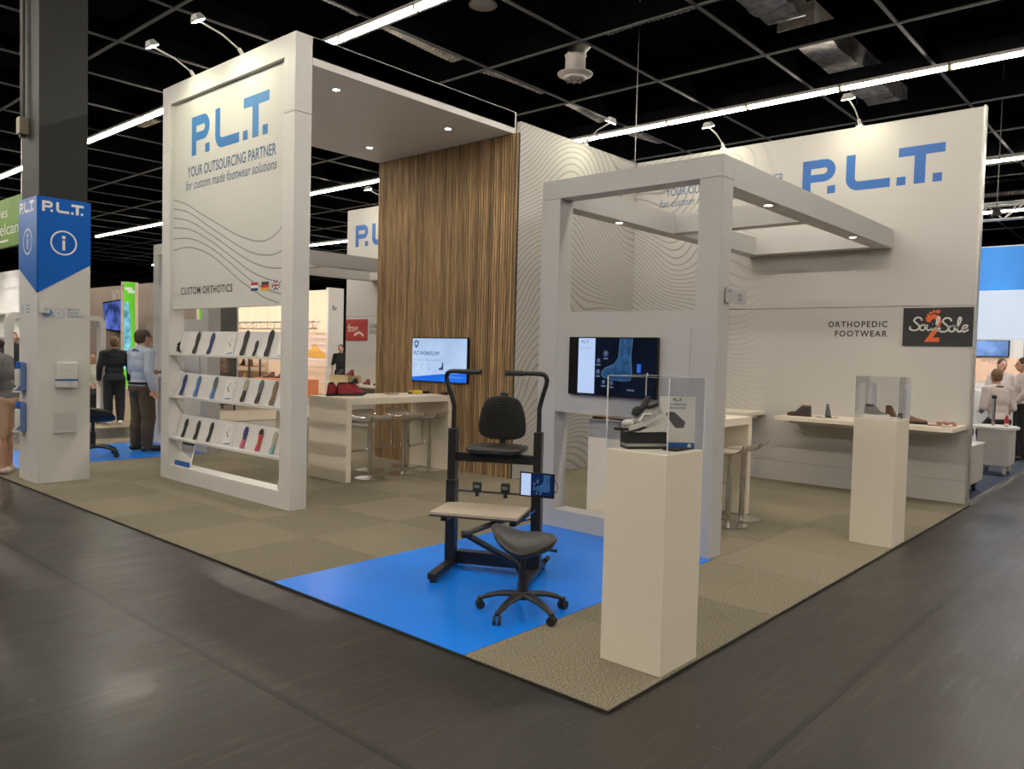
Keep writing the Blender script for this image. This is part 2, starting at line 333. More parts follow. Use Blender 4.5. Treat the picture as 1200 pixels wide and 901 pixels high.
def arc(cx, cy, r, a0, a1, n=8, ry=None):
    return [(cx + r*math.cos(math.radians(a0+(a1-a0)*i/n)), cy + (ry or r)*math.sin(math.radians(a0+(a1-a0)*i/n))) for i in range(n+1)]
def rect(x0, x1, y0, y1): return [(x0, y0), (x1, y0), (x1, y1), (x0, y1)]
def rrect(x0, x1, y0, y1, r, n=5):
    return arc(x1-r, y1-r, r, 0, 90, n) + arc(x0+r, y1-r, r, 90, 180, n) + arc(x0+r, y0+r, r, 180, 270, n) + arc(x1-r, y0+r, r, 270, 360, n)

def plt_logo(mp, W, d=0.002):
    """three block initials with square stops, drawn W wide."""
    k = W / 1.5; H = 0.40; t = 0.098; out = []
    m2 = lambda x, y, dd=0.0: mp(x*k, y*k, dd)
    p = MB(); p.flat(rect(0, t, 0, H), m2, d); p.flat(rect(t, 0.253, H-t, H), m2, d); p.flat(rect(t, 0.253, 0.145, 0.145+t*0.9), m2, d)
    ao = arc(0.253, 0.2725, 0.125, 90, -90, 10, 0.1275); ai = arc(0.253, 0.2725, 0.03, 90, -90, 10, 0.034)
    for i in range(10): p.flat([ao[i], ao[i+1], ai[i+1], ai[i]], m2, d)
    out.append(p)
    l = MB(); stroke(l, [(0.495+t/2, H), (0.495+t/2, 0.14)] + arc(0.495+t/2+0.09, t/2+0.09, 0.09, 180, 270, 6) + [(0.965, t/2)], t, m2, d); out.append(l)
    q = MB(); q.flat(rect(1.044, 1.5, H-t, H), m2, d); q.flat(rect(1.205, 1.315, 0, H-t), m2, d); out.append(q)
    for a in (0.29, 1.033, 1.388):
        s = MB(); s.flat(rect(a, a+0.09, 0, 0.09), m2, d); out.append(s)
    return out
def put_logo(mp, W, m, parent, world=True, d=0.002):
    for q in plt_logo(mp, W, d): q.build('logo_letter', m, parent, world)

# ================================================================== SETTING
# hall floor, far walls, ceiling
structure(MB().box(-30, 45, -25, 60, -0.10, -0.012).build('floor', floor_m), 'dark sealed hall floor with scuffs')
seam_m = mat('floor_seam', (0.0155, 0.014, 0.0128), 0.38, 0, 6, 0.2, spec=0.36)
for i, y in enumerate((-0.62, -2.45)):
    structure(MB().box(-20, 40, y-0.016, y+0.016, -0.0125, -0.0113).build('trim_%d' % (i+1), seam_m), 'dark seam strip running along the hall floor')
structure(MB().box(-0.855, -0.825, -20, 50, -0.0125, -0.0113).build('trim_3', seam_m), 'dark seam strip across the hall floor')
hall_wall_m = mat('hall_wall_dark', (0.05, 0.047, 0.043), 0.8, 0, 0.6, 0.3)
structure(MB().box(-30, 45, 60, 60.2, 0, 7).build('wall_far_left', hall_wall_m))
structure(MB().box(45, 45.2, -25, 60, 0, 7).build('wall_far_right', hall_wall_m))
structure(MB().box(-30, 45, -25.2, -25, 0, 7).build('wall_behind_right', hall_wall_m))
structure(MB().box(-30.2, -30, -25, 60, 0, 7).build('wall_behind_left', hall_wall_m))
ceil = structure(MB().box(-30, 45, -25, 60, 6.7, 6.9).build('ceiling', ceil_black), 'black open grid ceiling')
# black baffle grid with pale lower flanges
bx = MB().box(-24, 44, -0.019, 0.019, 5.72, 5.96).mesh('ceiling_beam', ceil_black); fx = MB().box(-24, 44, -0.020, 0.020, 5.70, 5.722).mesh('beam_flange', flange_m)
by = MB().box(-0.019, 0.019, -20, 56, 5.715, 5.96).mesh('ceiling_beam', ceil_black); fy = MB().box(-0.020, 0.020, -20, 56, 5.695, 5.717).mesh('beam_flange', flange_m)
for k in range(-3, 24):
    o = bpy.data.objects.new('ceiling_beam', bx); C.objects.link(o); o.location = (0, 1.34 + 1.725*k, 0); o.parent = ceil
    f = bpy.data.objects.new('beam_flange', fx); C.objects.link(f); f.parent = o
for k in range(-4, 11):
    o = bpy.data.objects.new('ceiling_beam', by); C.objects.link(o); o.location = (6.03 + 1.99*k, 0, 0); o.parent = ceil
    f = bpy.data.objects.new('beam_flange', fy); C.objects.link(f); f.parent = o

# carpet tiles, 0.83 m, on the stand floor
NX, NY, T = 8, 13, 0.83
carpet = structure(MB().box(0.0, 6.56, 0.0, 10.66, -0.012, -0.008).build('floor_carpet', carpetB), 'speckled olive grey carpet tiles of the stand')
tm = {}
def tile(i, j):
    x0, x1, y0, y1 = i*T, min((i+1)*T, 6.56), j*T, min((j+1)*T, 10.66)
    if i < 3 and (1 <= j <= 2 or 10 <= j <= 11): return
    kx, ky = round(x1-x0, 2), round(y1-y0, 2); q = (i + j) % 2 if random.random() < 0.8 else 2
    key = (kx, ky, q)
    if key not in tm:
        tm[key] = MB().box(0.0012, kx-0.0012, 0.0012, ky-0.0012, -0.008, 0.0).mesh('carpet_tile', (carpetA, carpetB, carpetC)[q])
    o = bpy.data.objects.new('carpet_tile', tm[key]); C.objects.link(o); o.location = (x0, y0, 0); o.parent = carpet
for i in range(NX):
    for j in range(NY): tile(i, j)
edge_m = mat('carpet_cut_edge', (0.02, 0.018, 0.014), 0.9)
structure(MB().box(-0.006, 0.0, -0.006, 10.66, -0.012, -0.001).build('trim_4', edge_m), 'dark cut edge of the carpet')
structure(MB().box(0.0, 6.56, -0.006, 0.0, -0.012, -0.001).build('trim_5', edge_m), 'dark cut edge of the carpet')

def floor_mat(y0, y1, label):
    o = MB().box(0.0, 2.53, y0+0.003, y1-0.003, -0.008, 0.002).build('floor_mat', mat_blue, bevel=0.0015)
    tag(o, label, 'mat', 'bright blue vinyl mats')
floor_mat(0.83, 2.49, 'bright blue vinyl floor mat under the black workstation')
floor_mat(8.30, 9.96, 'bright blue vinyl floor mat under the man in the blue shirt')

# neighbouring stand floors
structure(MB().box(6.62, 24, 0.06, 12, -0.012, 0.004).build('floor_blue_carpet', blue_carpet_m), 'blue grey carpet of the stand beyond the white wall')
structure(MB().box(1.0, 24, 12.2, 30, -0.012, 0.0).build('floor_beige_carpet', mat('beige_floor', (0.30, 0.25, 0.19), 0.7, 0, 3, 0.08)), 'beige floor of the stand across the aisle')
structure(MB().box(6.62, 24, 0.02, 0.06, -0.012, 0.010).build('trim_6', chrome), 'metal edge strip of the blue carpet')

# ---- wall at the back of the stand (facing -X)
wr = sroot('wall_right', (6.54, 0.04, 0)); wr['label'] = 'tall white back wall with lettering'
def wpan(y0, y1, z0, z1, m, proud=0.0): MB().box(6.54-proud, 6.62, y0+0.002, y1-0.002, z0, z1).build('wall_panel', m, wr, True)
for y0, y1, m in ((0.04, 4.17, wave_fade), (6.66, 10.62, wall_white)):
    wpan(y0, y1, 0.0, 0.232, wall_white, 0.006); wpan(y0, y1, 0.236, 2.055, m); wpan(y0, y1, 2.061, 4.07, m)
wpan(4.18, 6.65, 0.0, 4.07, wall_white)
MB().box(6.53, 6.625, 0.02, 0.04, 0.0, 4.08).build('edge_profile', steel, wr, True)
text_mb('YOUR OUTSOURCING PARTNER', on_X(6.54, 3.70, 3.565), width=1.60, height=0.105, bold=0.012).build('lettering', blue_dark_print, wr, True)
text_mb('for custom made footwear solutions', on_X(6.54, 3.79, 3.425), width=1.72, height=0.10, shear=0.25).build('lettering', blue_dark_print, wr, True)
put_logo(on_X(6.54, 1.876, 3.365), 1.5, blue_print, wr)
text_mb('ORTHOPEDIC', on_X(6.54, 0.87, 1.835), width=0.64, height=0.065, bold=0.02, align='R', space=1.25).build('lettering', black_print, wr, True)
text_mb('FOOTWEAR', on_X(6.54, 0.87, 1.73), width=0.56, height=0.065, bold=0.02, align='R', space=1.25).build('lettering', black_print, wr, True)
put_logo(on_X(6.54, 10.365, 3.365), 1.5, blue_print, wr)
text_mb('COMFORT', on_X(6.54, 9.89, 1.84), width=0.50, height=0.065, bold=0.02, space=1.25).build('lettering', black_print, wr, True)
text_mb('FOOTWEAR', on_X(6.54, 9.89, 1.735), width=0.56, height=0.065, bold=0.02, space=1.25).build('lettering', black_print, wr, True)
# ---- wavy wall (facing -Y)
wb = structure(MB().box(4.125, 6.535, 4.17, 4.23, 0, 4.07).build('wall_back', wave_m), 'white wall printed with flowing grey contour lines')
# ---- far side of the storage tower
structure(MB().box(4.125, 6.535, 6.60, 6.655, 0, 4.07).build('wall_left', wall_white), 'white left side of the slatted tower')
# ---- slatted wood wall (facing -X)
ww = structure(MB().box(4.105, 4.123, 4.17, 6.655, 0, 3.94).build('wall_wood', wood_back), 'tall oak slat wall on dark backing')
pitch = 0.0397; ns = int(2.48/pitch)
slat_me = [MB().box(-0.030, 0, 0, wd, 0, 3.935).mesh('wood_slat', wood_m) for wd in (0.021, 0.024, 0.022)]
for i in range(ns):
    o = bpy.data.objects.new('wood_slat', slat_me[i % 3]); C.objects.link(o); o.location = (0.0, 0.0, 0.0); o.parent = ww
    o.location = (4.105, 4.176 + i*pitch, 0.0)

# ================================================================== INFO COLUMN
col = structure(MB().box(0.135, 0.59, 7.065, 7.56, -0.01, 6.7).build('column', dark_steel), 'square black hall column')
info = thing('information_pillar', 'white pillar cladding with a blue arrow shaped top and i symbols', 'pillar', (0.1126, 7.0424, 0))
kx0, kx1, ky0, ky1, kz = 0.1126, 0.6133, 7.0424, 7.5834, 2.90
MB().box(kx0, kx1, ky0, ky1, 0, kz).build('cladding', white, info, True, bevel=0.004)
# blue chevron wrap on two faces (tip at the front corner)
b = MB(); b.prism([(0, kz+0.004), (0, 2.235), (0.5007, 1.935+0.315), (0.5007, kz+0.004)], lambda x, y, d: Vector((kx0+x, ky0-d, y)), 0.0, 0.004)
b2 = MB(); mR = on_Y(kx0, ky0, 0); b2.prism([(-0.004, kz), (-0.004, 1.93), (kx1-kx0, 2.253), (kx1-kx0, kz)], mR, 0.0005, 0.004); b2.build('blue_wrap', blue_panel, info, True)
mL = on_X(kx0, ky1, 0); b3 = MB(); b3.prism([(0, kz), (0, 2.20), (ky1-ky0+0.004, 1.93), (ky1-ky0+0.004, kz)], mL, 0.0005, 0.004); b3.build('blue_wrap', mat('blue_panel_washed', (0.02, 0.14, 0.50), 0.3, 0, 3, 0.05), info, True)  # left wrap in a lighter blue, imitating the wash of reflected light
put_logo(on_Y(0.155, ky0-0.004, 2.755), 0.39, white_print, info); put_logo(on_X(kx0-0.004, 7.54, 2.755), 0.42, white_print, info)
def i_sign(mp, r):
    m1 = MB(); stroke(m1, arc(0, 0, r, 0, 350, 35), r*0.13, mp, 0.002, True); m1.build('info_ring', white_print, info, True)
    m2 = MB(); m2.flat(rect(-r*0.11, r*0.11, -r*0.62, r*0.22), mp, 0.002); m2.build('info_letter', white_print, info, True)
    m3 = MB(); m3.flat(arc(0, r*0.48, r*0.15, 0, 345, 16), mp, 0.002); m3.build('info_dot', white_print, info, True)
i_sign(on_Y(0.355, ky0-0.004, 2.455), 0.118); i_sign(on_X(kx0-0.004, 7.306, 2.46), 0.125)
# small printed notices
mp = on_Y(0.31, ky0, 1.735); m1 = MB()
for k in range(10):
    a = 2*PI*k/10; m1.flat(arc(0.05*math.cos(a), 0.05*math.sin(a), 0.011, 0, 330, 8), mp, 0.002)
m1.flat(arc(0, 0, 0.018, 0, 340, 12), mp, 0.002); o = m1.build('printed_emblem', mat('pale_blue_print', (0.42, 0.50, 0.64), 0.6), info, True); o['kind'] = 'stuff'
for k, t in enumerate(('Medical', 'Device', 'Regulation')):
    text_mb(t, on_Y(0.395, ky0, 1.77-0.034*k), height=0.026, bold=0.01).build('lettering', mat('blue_grey_print', (0.20, 0.30, 0.50), 0.6), info, True)
mp = on_X(kx0, 7.47, 1.775); m1 = MB(); m1.flat(arc(0, 0, 0.035, 0, 345, 20, 0.05), mp, 0.002); m1.build('printed_emblem', MATS['pale_blue_print'], info, True)
for k in range(3):
    m1 = MB(); m1.flat(rect(0.10, 0.22, 0.03-0.035*k, 0.042-0.035*k), mp, 0.002); m1.build('printed_line', MATS['blue_grey_print'], info, True)

def dispenser(z, label):
    t = thing('sanitiser_dispenser', label, 'dispenser', (kx0, 7.42, z))
    MB().box(-0.055, 0, -0.07, 0.07, 0.0, 0.30).build('housing', blue_panel2, t, bevel=0.012)
    MB().box(-0.075, -0.03, -0.052, 0.06, 0.055, 0.23).build('bottle', white, t, bevel=0.012)
    MB().box(-0.068, -0.01, -0.05, 0.05, 0.235, 0.305).build('lid', blue_panel, t, bevel=0.01)
    MB().tube([(-0.06, 0, 0.06), (-0.075, 0, 0.03), (-0.10, 0, 0.02)], 0.012, 8).build('spout', white, t, smooth=True)
    MB().box(-0.10, -0.045, -0.05, 0.05, -0.012, 0.004).build('push_lever', white, t, bevel=0.003)
blue_panel2 = mat('blue_translucent_plastic', (0.12, 0.20, 0.42), 0.3, 0, 4, 0.1)
dispenser(0.925, 'upper white and blue hand sanitiser dispenser on the pillar')
dispenser(0.512, 'lower white and blue hand sanitiser dispenser on the pillar')
t = thing('towel_dispenser', 'white towel dispenser with a blue stripe on the pillar', 'dispenser', (0.37, ky0, 0.975))
MB().box(-0.098, 0.098, -0.075, 0, 0, 0.265).build('housing', white, t, bevel=0.014)
MB().box(-0.0985, 0.0985, -0.0765, -0.02, 0.072, 0.092).build('blue_stripe', blue_print, t)
MB().box(-0.02, 0.02, -0.079, -0.07, 0.18, 0.186).build('lock_slot', card_grey, t)
t = thing('leaflet_holder', 'empty clear leaflet holder low on the pillar', 'holder', (0.363, ky0, 0.52))
MB().box(-0.105, 0.105, -0.004, -0.001, 0, 0.30).build('back_plate', mat('clear_plastic_milky', (0.62, 0.61, 0.58), 0.15, 0, 8, 0.03), t)
MB().box(-0.105, 0.105, -0.032, -0.029, 0, 0.20).build('front_plate', acrylic, t)
MB().box(-0.105, 0.105, -0.032, -0.001, -0.003, 0.0).build('base_plate', acr_edge, t)
t = thing('wall_sensor', 'small white wireless box with a round blue foot high on the pillar', 'device', (0.167, ky0, 1.70))
MB().box(-0.04, 0.045, -0.055, -0.015, 0.03, 0.14).build('housing', white, t, bevel=0.008)
MB().cyl((0.035, 0, 0.04), (0.035, -0.035, 0.04), 0.045, 0.04, 18).build('blue_mount', mat('light_blue_plastic', (0.16, 0.30, 0.55), 0.4), t, smooth=True)
MB().box(-0.012, 0.03, -0.057, -0.054, 0.05, 0.09).build('label_patch', card_grey, t)
# conduit and junction box on the hall column
t = thing('junction_box', 'grey junction box with black conduit on the hall column', 'junction box', (0.135, 7.40, 3.55))
MB().box(-0.09, 0.0, -0.05, 0.05, 0.0, 0.17).build('box_body', mat('conduit_box_grey', (0.20, 0.175, 0.13), 0.5), t, bevel=0.008)
MB().cyl((-0.045, -0.018, 0.17), (-0.045, -0.018, 3.0), 0.016, n=8).build('conduit', black_plastic, t, smooth=True)
MB().cyl((-0.045, 0.025, 0.17), (-0.045, 0.025, 3.0), 0.016, n=8).build('conduit', black_plastic, t, smooth=True)
MB().box(-0.07, -0.02, -0.025, 0.025, -0.03, 0.0).build('cable_gland', black_plastic, t)

# ================================================================== PORTAL (tall frame with the print panel and the insole shelves)
px0, px1, py0, py1, pz = 1.2365, 1.4067, 4.24, 6.76, 4.18
por = thing('portal_frame', 'tall white portal frame with print panel and long flat roof', 'display frame', (px0, py0, 0))
iy0, iy1 = 4.42, 6.58
MB().box(px0, px1, py0, iy0, 0, 3.50).build('post', white, por, True, bevel=0.003)
MB().box(px0, px1, iy1, py1, 0, 3.50).build('post', white, por, True, bevel=0.003)
MB().box(px0, px1, py0, iy0, 3.503, pz).build('post_top', white, por, True, bevel=0.003)
MB().box(px0, px1, iy1, py1, 3.503, pz).build('post_top', white, por, True, bevel=0.003)
MB().box(px0, px1, iy0, iy1, 3.99, pz).build('head_beam', white, por, True)
MB().box(px0, px1, iy0, iy1, 0, 0.155).build('sill_beam', white, por, True)
MB().box(px1+0.001, 4.103, py0, 6.66, 4.0, pz-0.004).build('roof_slab', white, por, True)
MB().box(px1+0.001, 4.103, py0+0.012, 5.40, 3.94, 3.999).build('soffit_panel', white, por, True)
MB().box(px1+0.001, 4.103, 5.404, 6.648, 3.94, 3.999).build('soffit_panel', white, por, True)
MB().box(px1+0.001, 4.123, py0, py0+0.012, 3.935, pz).build('fascia', white, por, True)
pan = MB().box(1.28, 1.335, iy0, iy1, 1.825, 3.99).build('print_panel', mat('panel_white_print', (0.60, 0.585, 0.56), 0.55, nscale=1.5, namt=0.015), por, True)
put_logo(on_X(1.28, 6.19, 3.395), 1.47, mat('blue_print_light', (0.030, 0.175, 0.46), 0.5), por)
text_mb('YOUR OUTSOURCING PARTNER', on_X(1.28, 6.275, 3.185), width=1.68, height=0.105, bold=0.012).build('lettering', blue_dark_print, por, True)
text_mb('for custom made footwear solutions', on_X(1.28, 6.31, 3.055), width=1.73, height=0.10, shear=0.25).build('lettering', blue_dark_print, por, True)
text_mb('CUSTOM ORTHOTICS', on_X(1.28, 6.40, 1.975), width=1.06, height=0.075, bold=0.015, space=1.15).build('lettering', black_print, por, True)
curves = [[(6.58,2.99),(6.302,2.918),(6.085,2.829),(5.845,2.734),(5.643,2.656),(5.42,2.57),(5.232,2.505),(5.05,2.456),(4.899,2.428),(4.752,2.424),(4.61,2.458),(4.473,2.532),(4.42,2.575)],
[(6.58,2.897),(6.301,2.841),(6.083,2.761),(5.844,2.656),(5.642,2.572),(5.418,2.481),(5.23,2.406),(5.022,2.335),(4.822,2.296),(4.63,2.286),(4.479,2.312),(4.42,2.325)],
[(6.58,2.797),(6.299,2.752),(6.082,2.684),(5.842,2.587),(5.64,2.505),(5.417,2.408),(5.228,2.327),(5.02,2.251),(4.82,2.196),(4.627,2.164),(4.42,2.158)],
[(6.58,2.695),(6.298,2.662),(6.081,2.608),(5.841,2.52),(5.639,2.437),(5.415,2.336),(5.227,2.249),(5.018,2.158),(4.817,2.095),(4.624,2.052),(4.42,2.03)],
[(6.58,2.577),(6.296,2.562),(6.079,2.524),(5.84,2.451),(5.638,2.371),(5.414,2.267),(5.225,2.175),(4.991,2.063),(4.815,2.003),(4.622,1.951),(4.42,1.912)],
[(6.58,2.452),(6.326,2.468),(6.108,2.446),(5.838,2.377),(5.636,2.294),(5.412,2.184),(5.223,2.086),(4.989,1.99),(4.813,1.918),(4.716,1.889),(4.52,1.845)]]
def smooth_path(p, n=5):
    out = []
    for i in range(len(p)-1):
        a, b_, c, d_ = p[max(i-1, 0)], p[i], p[i+1], p[min(i+2, len(p)-1)]
        for k in range(n):
            t_ = k/n; q = []
            for j in range(len(a)):
                q.append(0.5*((2*b_[j]) + (-a[j]+c[j])*t_ + (2*a[j]-5*b_[j]+4*c[j]-d_[j])*t_**2 + (-a[j]+3*b_[j]-3*c[j]+d_[j])*t_**3))
            out.append(tuple(q))
    out.append(p[-1]); return out
for c in curves:
    m1 = MB(); stroke(m1, [(6.58-y, z) for y, z in smooth_path(c)], 0.013, on_X(1.28, 6.58, 0), 0.0015); m1.build('printed_curve', grey_line, por, True)
# three flags
red_p = mat('flag_red', (0.45, 0.02, 0.03), 0.5); gold_p = mat('flag_gold', (0.85, 0.42, 0.02), 0.5); navy_p = mat('flag_navy', (0.02, 0.04, 0.16), 0.5)
def flag(y, cols):
    for k, cm in enumerate(cols):
        m1 = MB(); m1.flat(rect(0, 0.125, 0.052-0.026*k, 0.078-0.026*k), on_X(1.28, y, 1.968), 0.003); m1.build('flag_stripe', cm, por, True)
flag(5.0, (red_p, white_print, navy_p)); flag(4.815, (black_print, red_p, gold_p))
mp = on_X(1.28, 4.635, 1.968); m1 = MB(); m1.flat(rect(0, 0.125, 0, 0.078), mp, 0.003); m1.build('flag_field', navy_p, por, True)
for a_, b_ in (((0,0),(0.125,0.078)), ((0,0.078),(0.125,0))):
    m1 = MB(); stroke(m1, [a_, b_], 0.014, mp, 0.0035); m1.build('flag_cross', white_print, por, True)
for wd, cm, dd in ((0.026, white_print, 0.004), (0.014, red_p, 0.0045)):
    m1 = MB(); stroke(m1, [(0.0625, 0), (0.0625, 0.078)], wd, mp, dd); m1.build('flag_cross', cm, por, True)
    m1 = MB(); stroke(m1, [(0, 0.039), (0.125, 0.039)], wd, mp, dd); m1.build('flag_cross', cm, por, True)
# shelves: ledge + two leaning back boards
SH = (1.355, 0.905, 0.455)
LEAN0, LEAN1, BH = 1.325, 1.385, 0.235
for z in SH:
    MB().box(px0+0.004, LEAN0+0.02, iy0, iy1, z-0.022, z).build('shelf_ledge', white, por, True)
    for y0, y1 in ((iy0, 5.395), (5.405, iy1)):
        b = MB(); b.add([(LEAN0, y0, z), (LEAN0, y1, z), (LEAN1, y1, z+BH), (LEAN1, y0, z+BH), (LEAN0+0.012, y0, z), (LEAN0+0.012, y1, z), (LEAN1+0.012, y1, z+BH), (LEAN1+0.012, y0, z+BH)],
                        [(0,1,2,3), (7,6,5,4), (0,3,7,4), (1,5,6,2), (0,4,5,1), (3,2,6,7)]); b.build('back_board', white, por, True)
# triangular gussets at the left end
for z in SH:
    b = MB(); b.prism([(0, 0), (0.10, 0), (0.10, -0.18)], lambda x, y, d: Vector((px0+0.06+x, iy1-d, z-0.022+y)), 0.0, 0.012); b.build('gusset', white, por, True)
# recessed soffit lights
def downlight(x, y, z, label, power=DOWN_W, energy_col=(1.0, 0.86, 0.68), ang=1.9):
    t = thing('recessed_downlight', label, 'downlight', (x, y, z))
    MB().lathe([(0.050, 0.0), (0.052, -0.004), (0.036, -0.006), (0.034, -0.001)]).build('trim_ring', steel, t, smooth=True)
    MB().lathe([(0.033, -0.001), (0.0, -0.0015)]).build('lens', down_m, t)
    l = bpy.data.lights.new('bulb', 'SPOT'); l.energy = power; l.color = energy_col; l.spot_size = ang; l.spot_blend = 0.6; l.shadow_soft_size = 0.035
    lo = bpy.data.objects.new('bulb', l); C.objects.link(lo); lo.parent = t; lo.location = (0, 0, -0.02)
downlight(1.942, 4.633, 3.94, 'recessed spot in the portal soffit nearest the print panel')
downlight(3.518, 4.724, 3.94, 'recessed spot in the portal soffit at the right end of the slats')
downlight(3.506, 6.109, 3.94, 'recessed spot in the portal soffit at the left end of the slats')
downlight(1.942, 6.05, 3.94, 'recessed spot in the portal soffit hidden behind the print panel')

# arm spots: bracket, bent arm, head, bulb
def arm_spot(base, head, aim, label, power=SPOT_W):
    t = thing('arm_spotlight', label, 'spotlight', base)
    B = Vector(base); H = Vector(head); A = Vector(aim); d = (A-H).normalized()
    MB().box(-0.03, 0.03, -0.03, 0.03, 0.0, 0.02).build('clamp', steel, t)
    e = H - B
    MB().tube([(0, 0, 0.01), tuple(e*0.12+Vector((0, 0, 0.05)))], [0.022, 0.016], 10).build('arm_root', white, t, smooth=True)
    MB().tube([tuple(e*0.10+Vector((0, 0, 0.045))), tuple(e*0.5+Vector((0, 0, 0.05))), tuple(e*0.95)], 0.008, 8).build('arm', steel, t, smooth=True)
    q = e - d*0.05
    side = Vector((0, 0, 1)).cross(d).normalized() * 0.062; upv = d.cross(side).normalized() * 0.04
    hd = MB(); vs = []
    for k, s in ((0.0, 0.6), (0.045, 1.0), (0.058, 1.0)):
        vs.append([tuple(q + d*k + side*a*s + upv*b_*s) for a, b_ in ((-1,-1),(1,-1),(1,1),(-1,1))])
    hd.loft(vs).build('lamp_head', mat('lamp_head_grey', (0.25, 0.25, 0.24), 0.4), t)
    MB().loft([[tuple(q + d*k + side*a*0.92 + upv*b_*0.92) for a, b_ in ((-1,-1),(1,-1),(1,1),(-1,1))] for k in (0.0585, 0.062)]).build('lens', lamp_m, t)
    l = bpy.data.lights.new('bulb', 'SPOT'); l.energy = power; l.color = (0.96, 1.0, 0.62); l.spot_size = 2.2; l.spot_blend = 0.8; l.shadow_soft_size = 0.05
    lo = bpy.data.objects.new('bulb', l); C.objects.link(lo); lo.parent = t; lo.location = q + d*0.075; lo.rotation_euler = d.to_track_quat('-Z', 'Y').to_euler()
arm_spot((1.30, 6.169, 4.18), (0.75, 5.934, 4.30), (1.28, 5.93, 3.2), 'left of two arm spotlights on top of the portal', 10.0)
arm_spot((1.30, 5.211, 4.18), (0.75, 5.023, 4.31), (1.28, 5.02, 3.2), 'right of two arm spotlights on top of the portal', 10.0)
arm_spot((5.39, 4.20, 4.07), (5.222, 3.70, 4.24), (5.2, 4.17, 3.2), 'arm spotlight on top of the wavy lined wall')
arm_spot((6.57, 2.907, 4.07), (6.10, 2.883, 4.25), (6.54, 2.88, 3.2), 'arm spotlight on the white wall above the slogan')
arm_spot((6.57, 1.259, 4.07), (6.10, 1.241, 4.27), (6.54, 1.24, 3.2), 'arm spotlight on the white wall above the big blue letters')
arm_spot((6.57, 9.5, 4.07), (6.10, 9.45, 4.27), (6.54, 9.45, 3.2), 'arm spotlight on the far end of the white wall beyond the slats')

# ================================================================== LOWER FRAMES (screen frame + roof ring), one each side
def screen_frame(ym, label):
    """ym(y) maps the right frame's Y to this frame's Y."""
    fx0, fx1, H = 2.5165, 2.6913, 2.894
    t = thing('screen_frame', label, 'display frame', (fx0, ym(0.85), 0))
    def B(n, x0, x1, y0, y1, z0, z1, m=white_frame, bv=0.0):
        a, b_ = sorted((ym(y0), ym(y1))); MB().box(x0, x1, a, b_, z0, z1).build(n, m, t, True, bevel=bv)
    B('post', fx0, fx1, 0.852, 1.03, 0, 2.735, bv=0.003); B('post', fx0, fx1, 2.30, 2.495, 0, 2.735, bv=0.003)
    B('head_beam', fx0, fx1, 0.852, 2.495, 2.737, H, bv=0.003)
    B('sill_beam', fx0, fx1, 1.03, 2.30, 0, 0.15)
    B('screen_panel', fx0+0.004, fx1, 1.03, 2.30, 0.97, 1.795)
    B('inner_board', fx0-0.002, fx0+0.006, 1.06, 2.27, 1.03, 1.66)
    B('side_beam', fx1, 6.53, 0.852, 1.03, 2.692, H); B('side_beam', fx1, 6.53, 2.325, 2.495, 2.692, H)
    B('cross_beam', 4.42, 4.58, 1.03, 2.325, 2.70, H); B('cross_beam', 6.33, 6.53, 1.03, 2.325, 2.692, H)
    return t
rf = screen_frame(lambda y: y, 'white frame holding the foot scan screen behind the workstation')
screen_frame(lambda y: 10.70 - y, 'white frame beyond the portal facing the man in blue')
downlight(3.50, 0.94, 2.692, 'recessed light in the right frame beam near the front post', 7)
downlight(5.532, 0.945, 2.692, 'recessed light in the right frame beam near the wall', 7)
downlight(3.549, 2.41, 2.692, 'recessed light in the right frame beam by the wavy wall', 7)
downlight(5.532, 2.41, 2.692, 'recessed light in the far corner of the right frame roof', 7)
downlight(3.50, 8.29, 2.692, 'recessed light in the left frame beam behind the portal', 7)
downlight(5.532, 8.29, 2.692, 'recessed light in the left frame beam near the wall', 7)
# number plate hanging on the post
t = thing('stand_number_plate', 'small grey printed plate beside the right frame post', 'sign', (2.70, 0.845, 1.86))
MB().box(-0.095, 0.235, -0.008, -0.002, -0.01, 0.105).build('plate', mat('plate_grey', (0.42, 0.41, 0.42), 0.5), t, bevel=0.002)
text_mb('Ley', on_Y(-0.06, -0.008, 0.07), height=0.022, bold=0.01).build('lettering', black_print, t)
text_mb('5-401', on_Y(0.09, -0.008, 0.045), height=0.018, bold=0.01).build('lettering', black_print, t)
text_mb('5-402', on_Y(0.09, -0.008, 0.015), height=0.018, bold=0.01).build('lettering', black_print, t)

# ================================================================== SCREENS
def tv(name, label, x, y0, y1, z0, z1, back):
    t = thing(name, label, 'screen', (x, (y0+y1)/2, z0))
    W = (y1-y0); H = z1-z0
    MB().box(0.0, 0.035, -W/2, W/2, 0, H).build('casing', mat('tv_black', (0.008, 0.008, 0.009), 0.25), t, bevel=0.004)
    MB().box(0.035, back, -0.12, 0.12, H*0.3, H*0.7).build('wall_bracket', black_metal, t)
    return t, W, H
def on_tv(W, z=0.0): return lambda x, y, d=0.0: Vector((-0.001-d, W/2 - x, y))
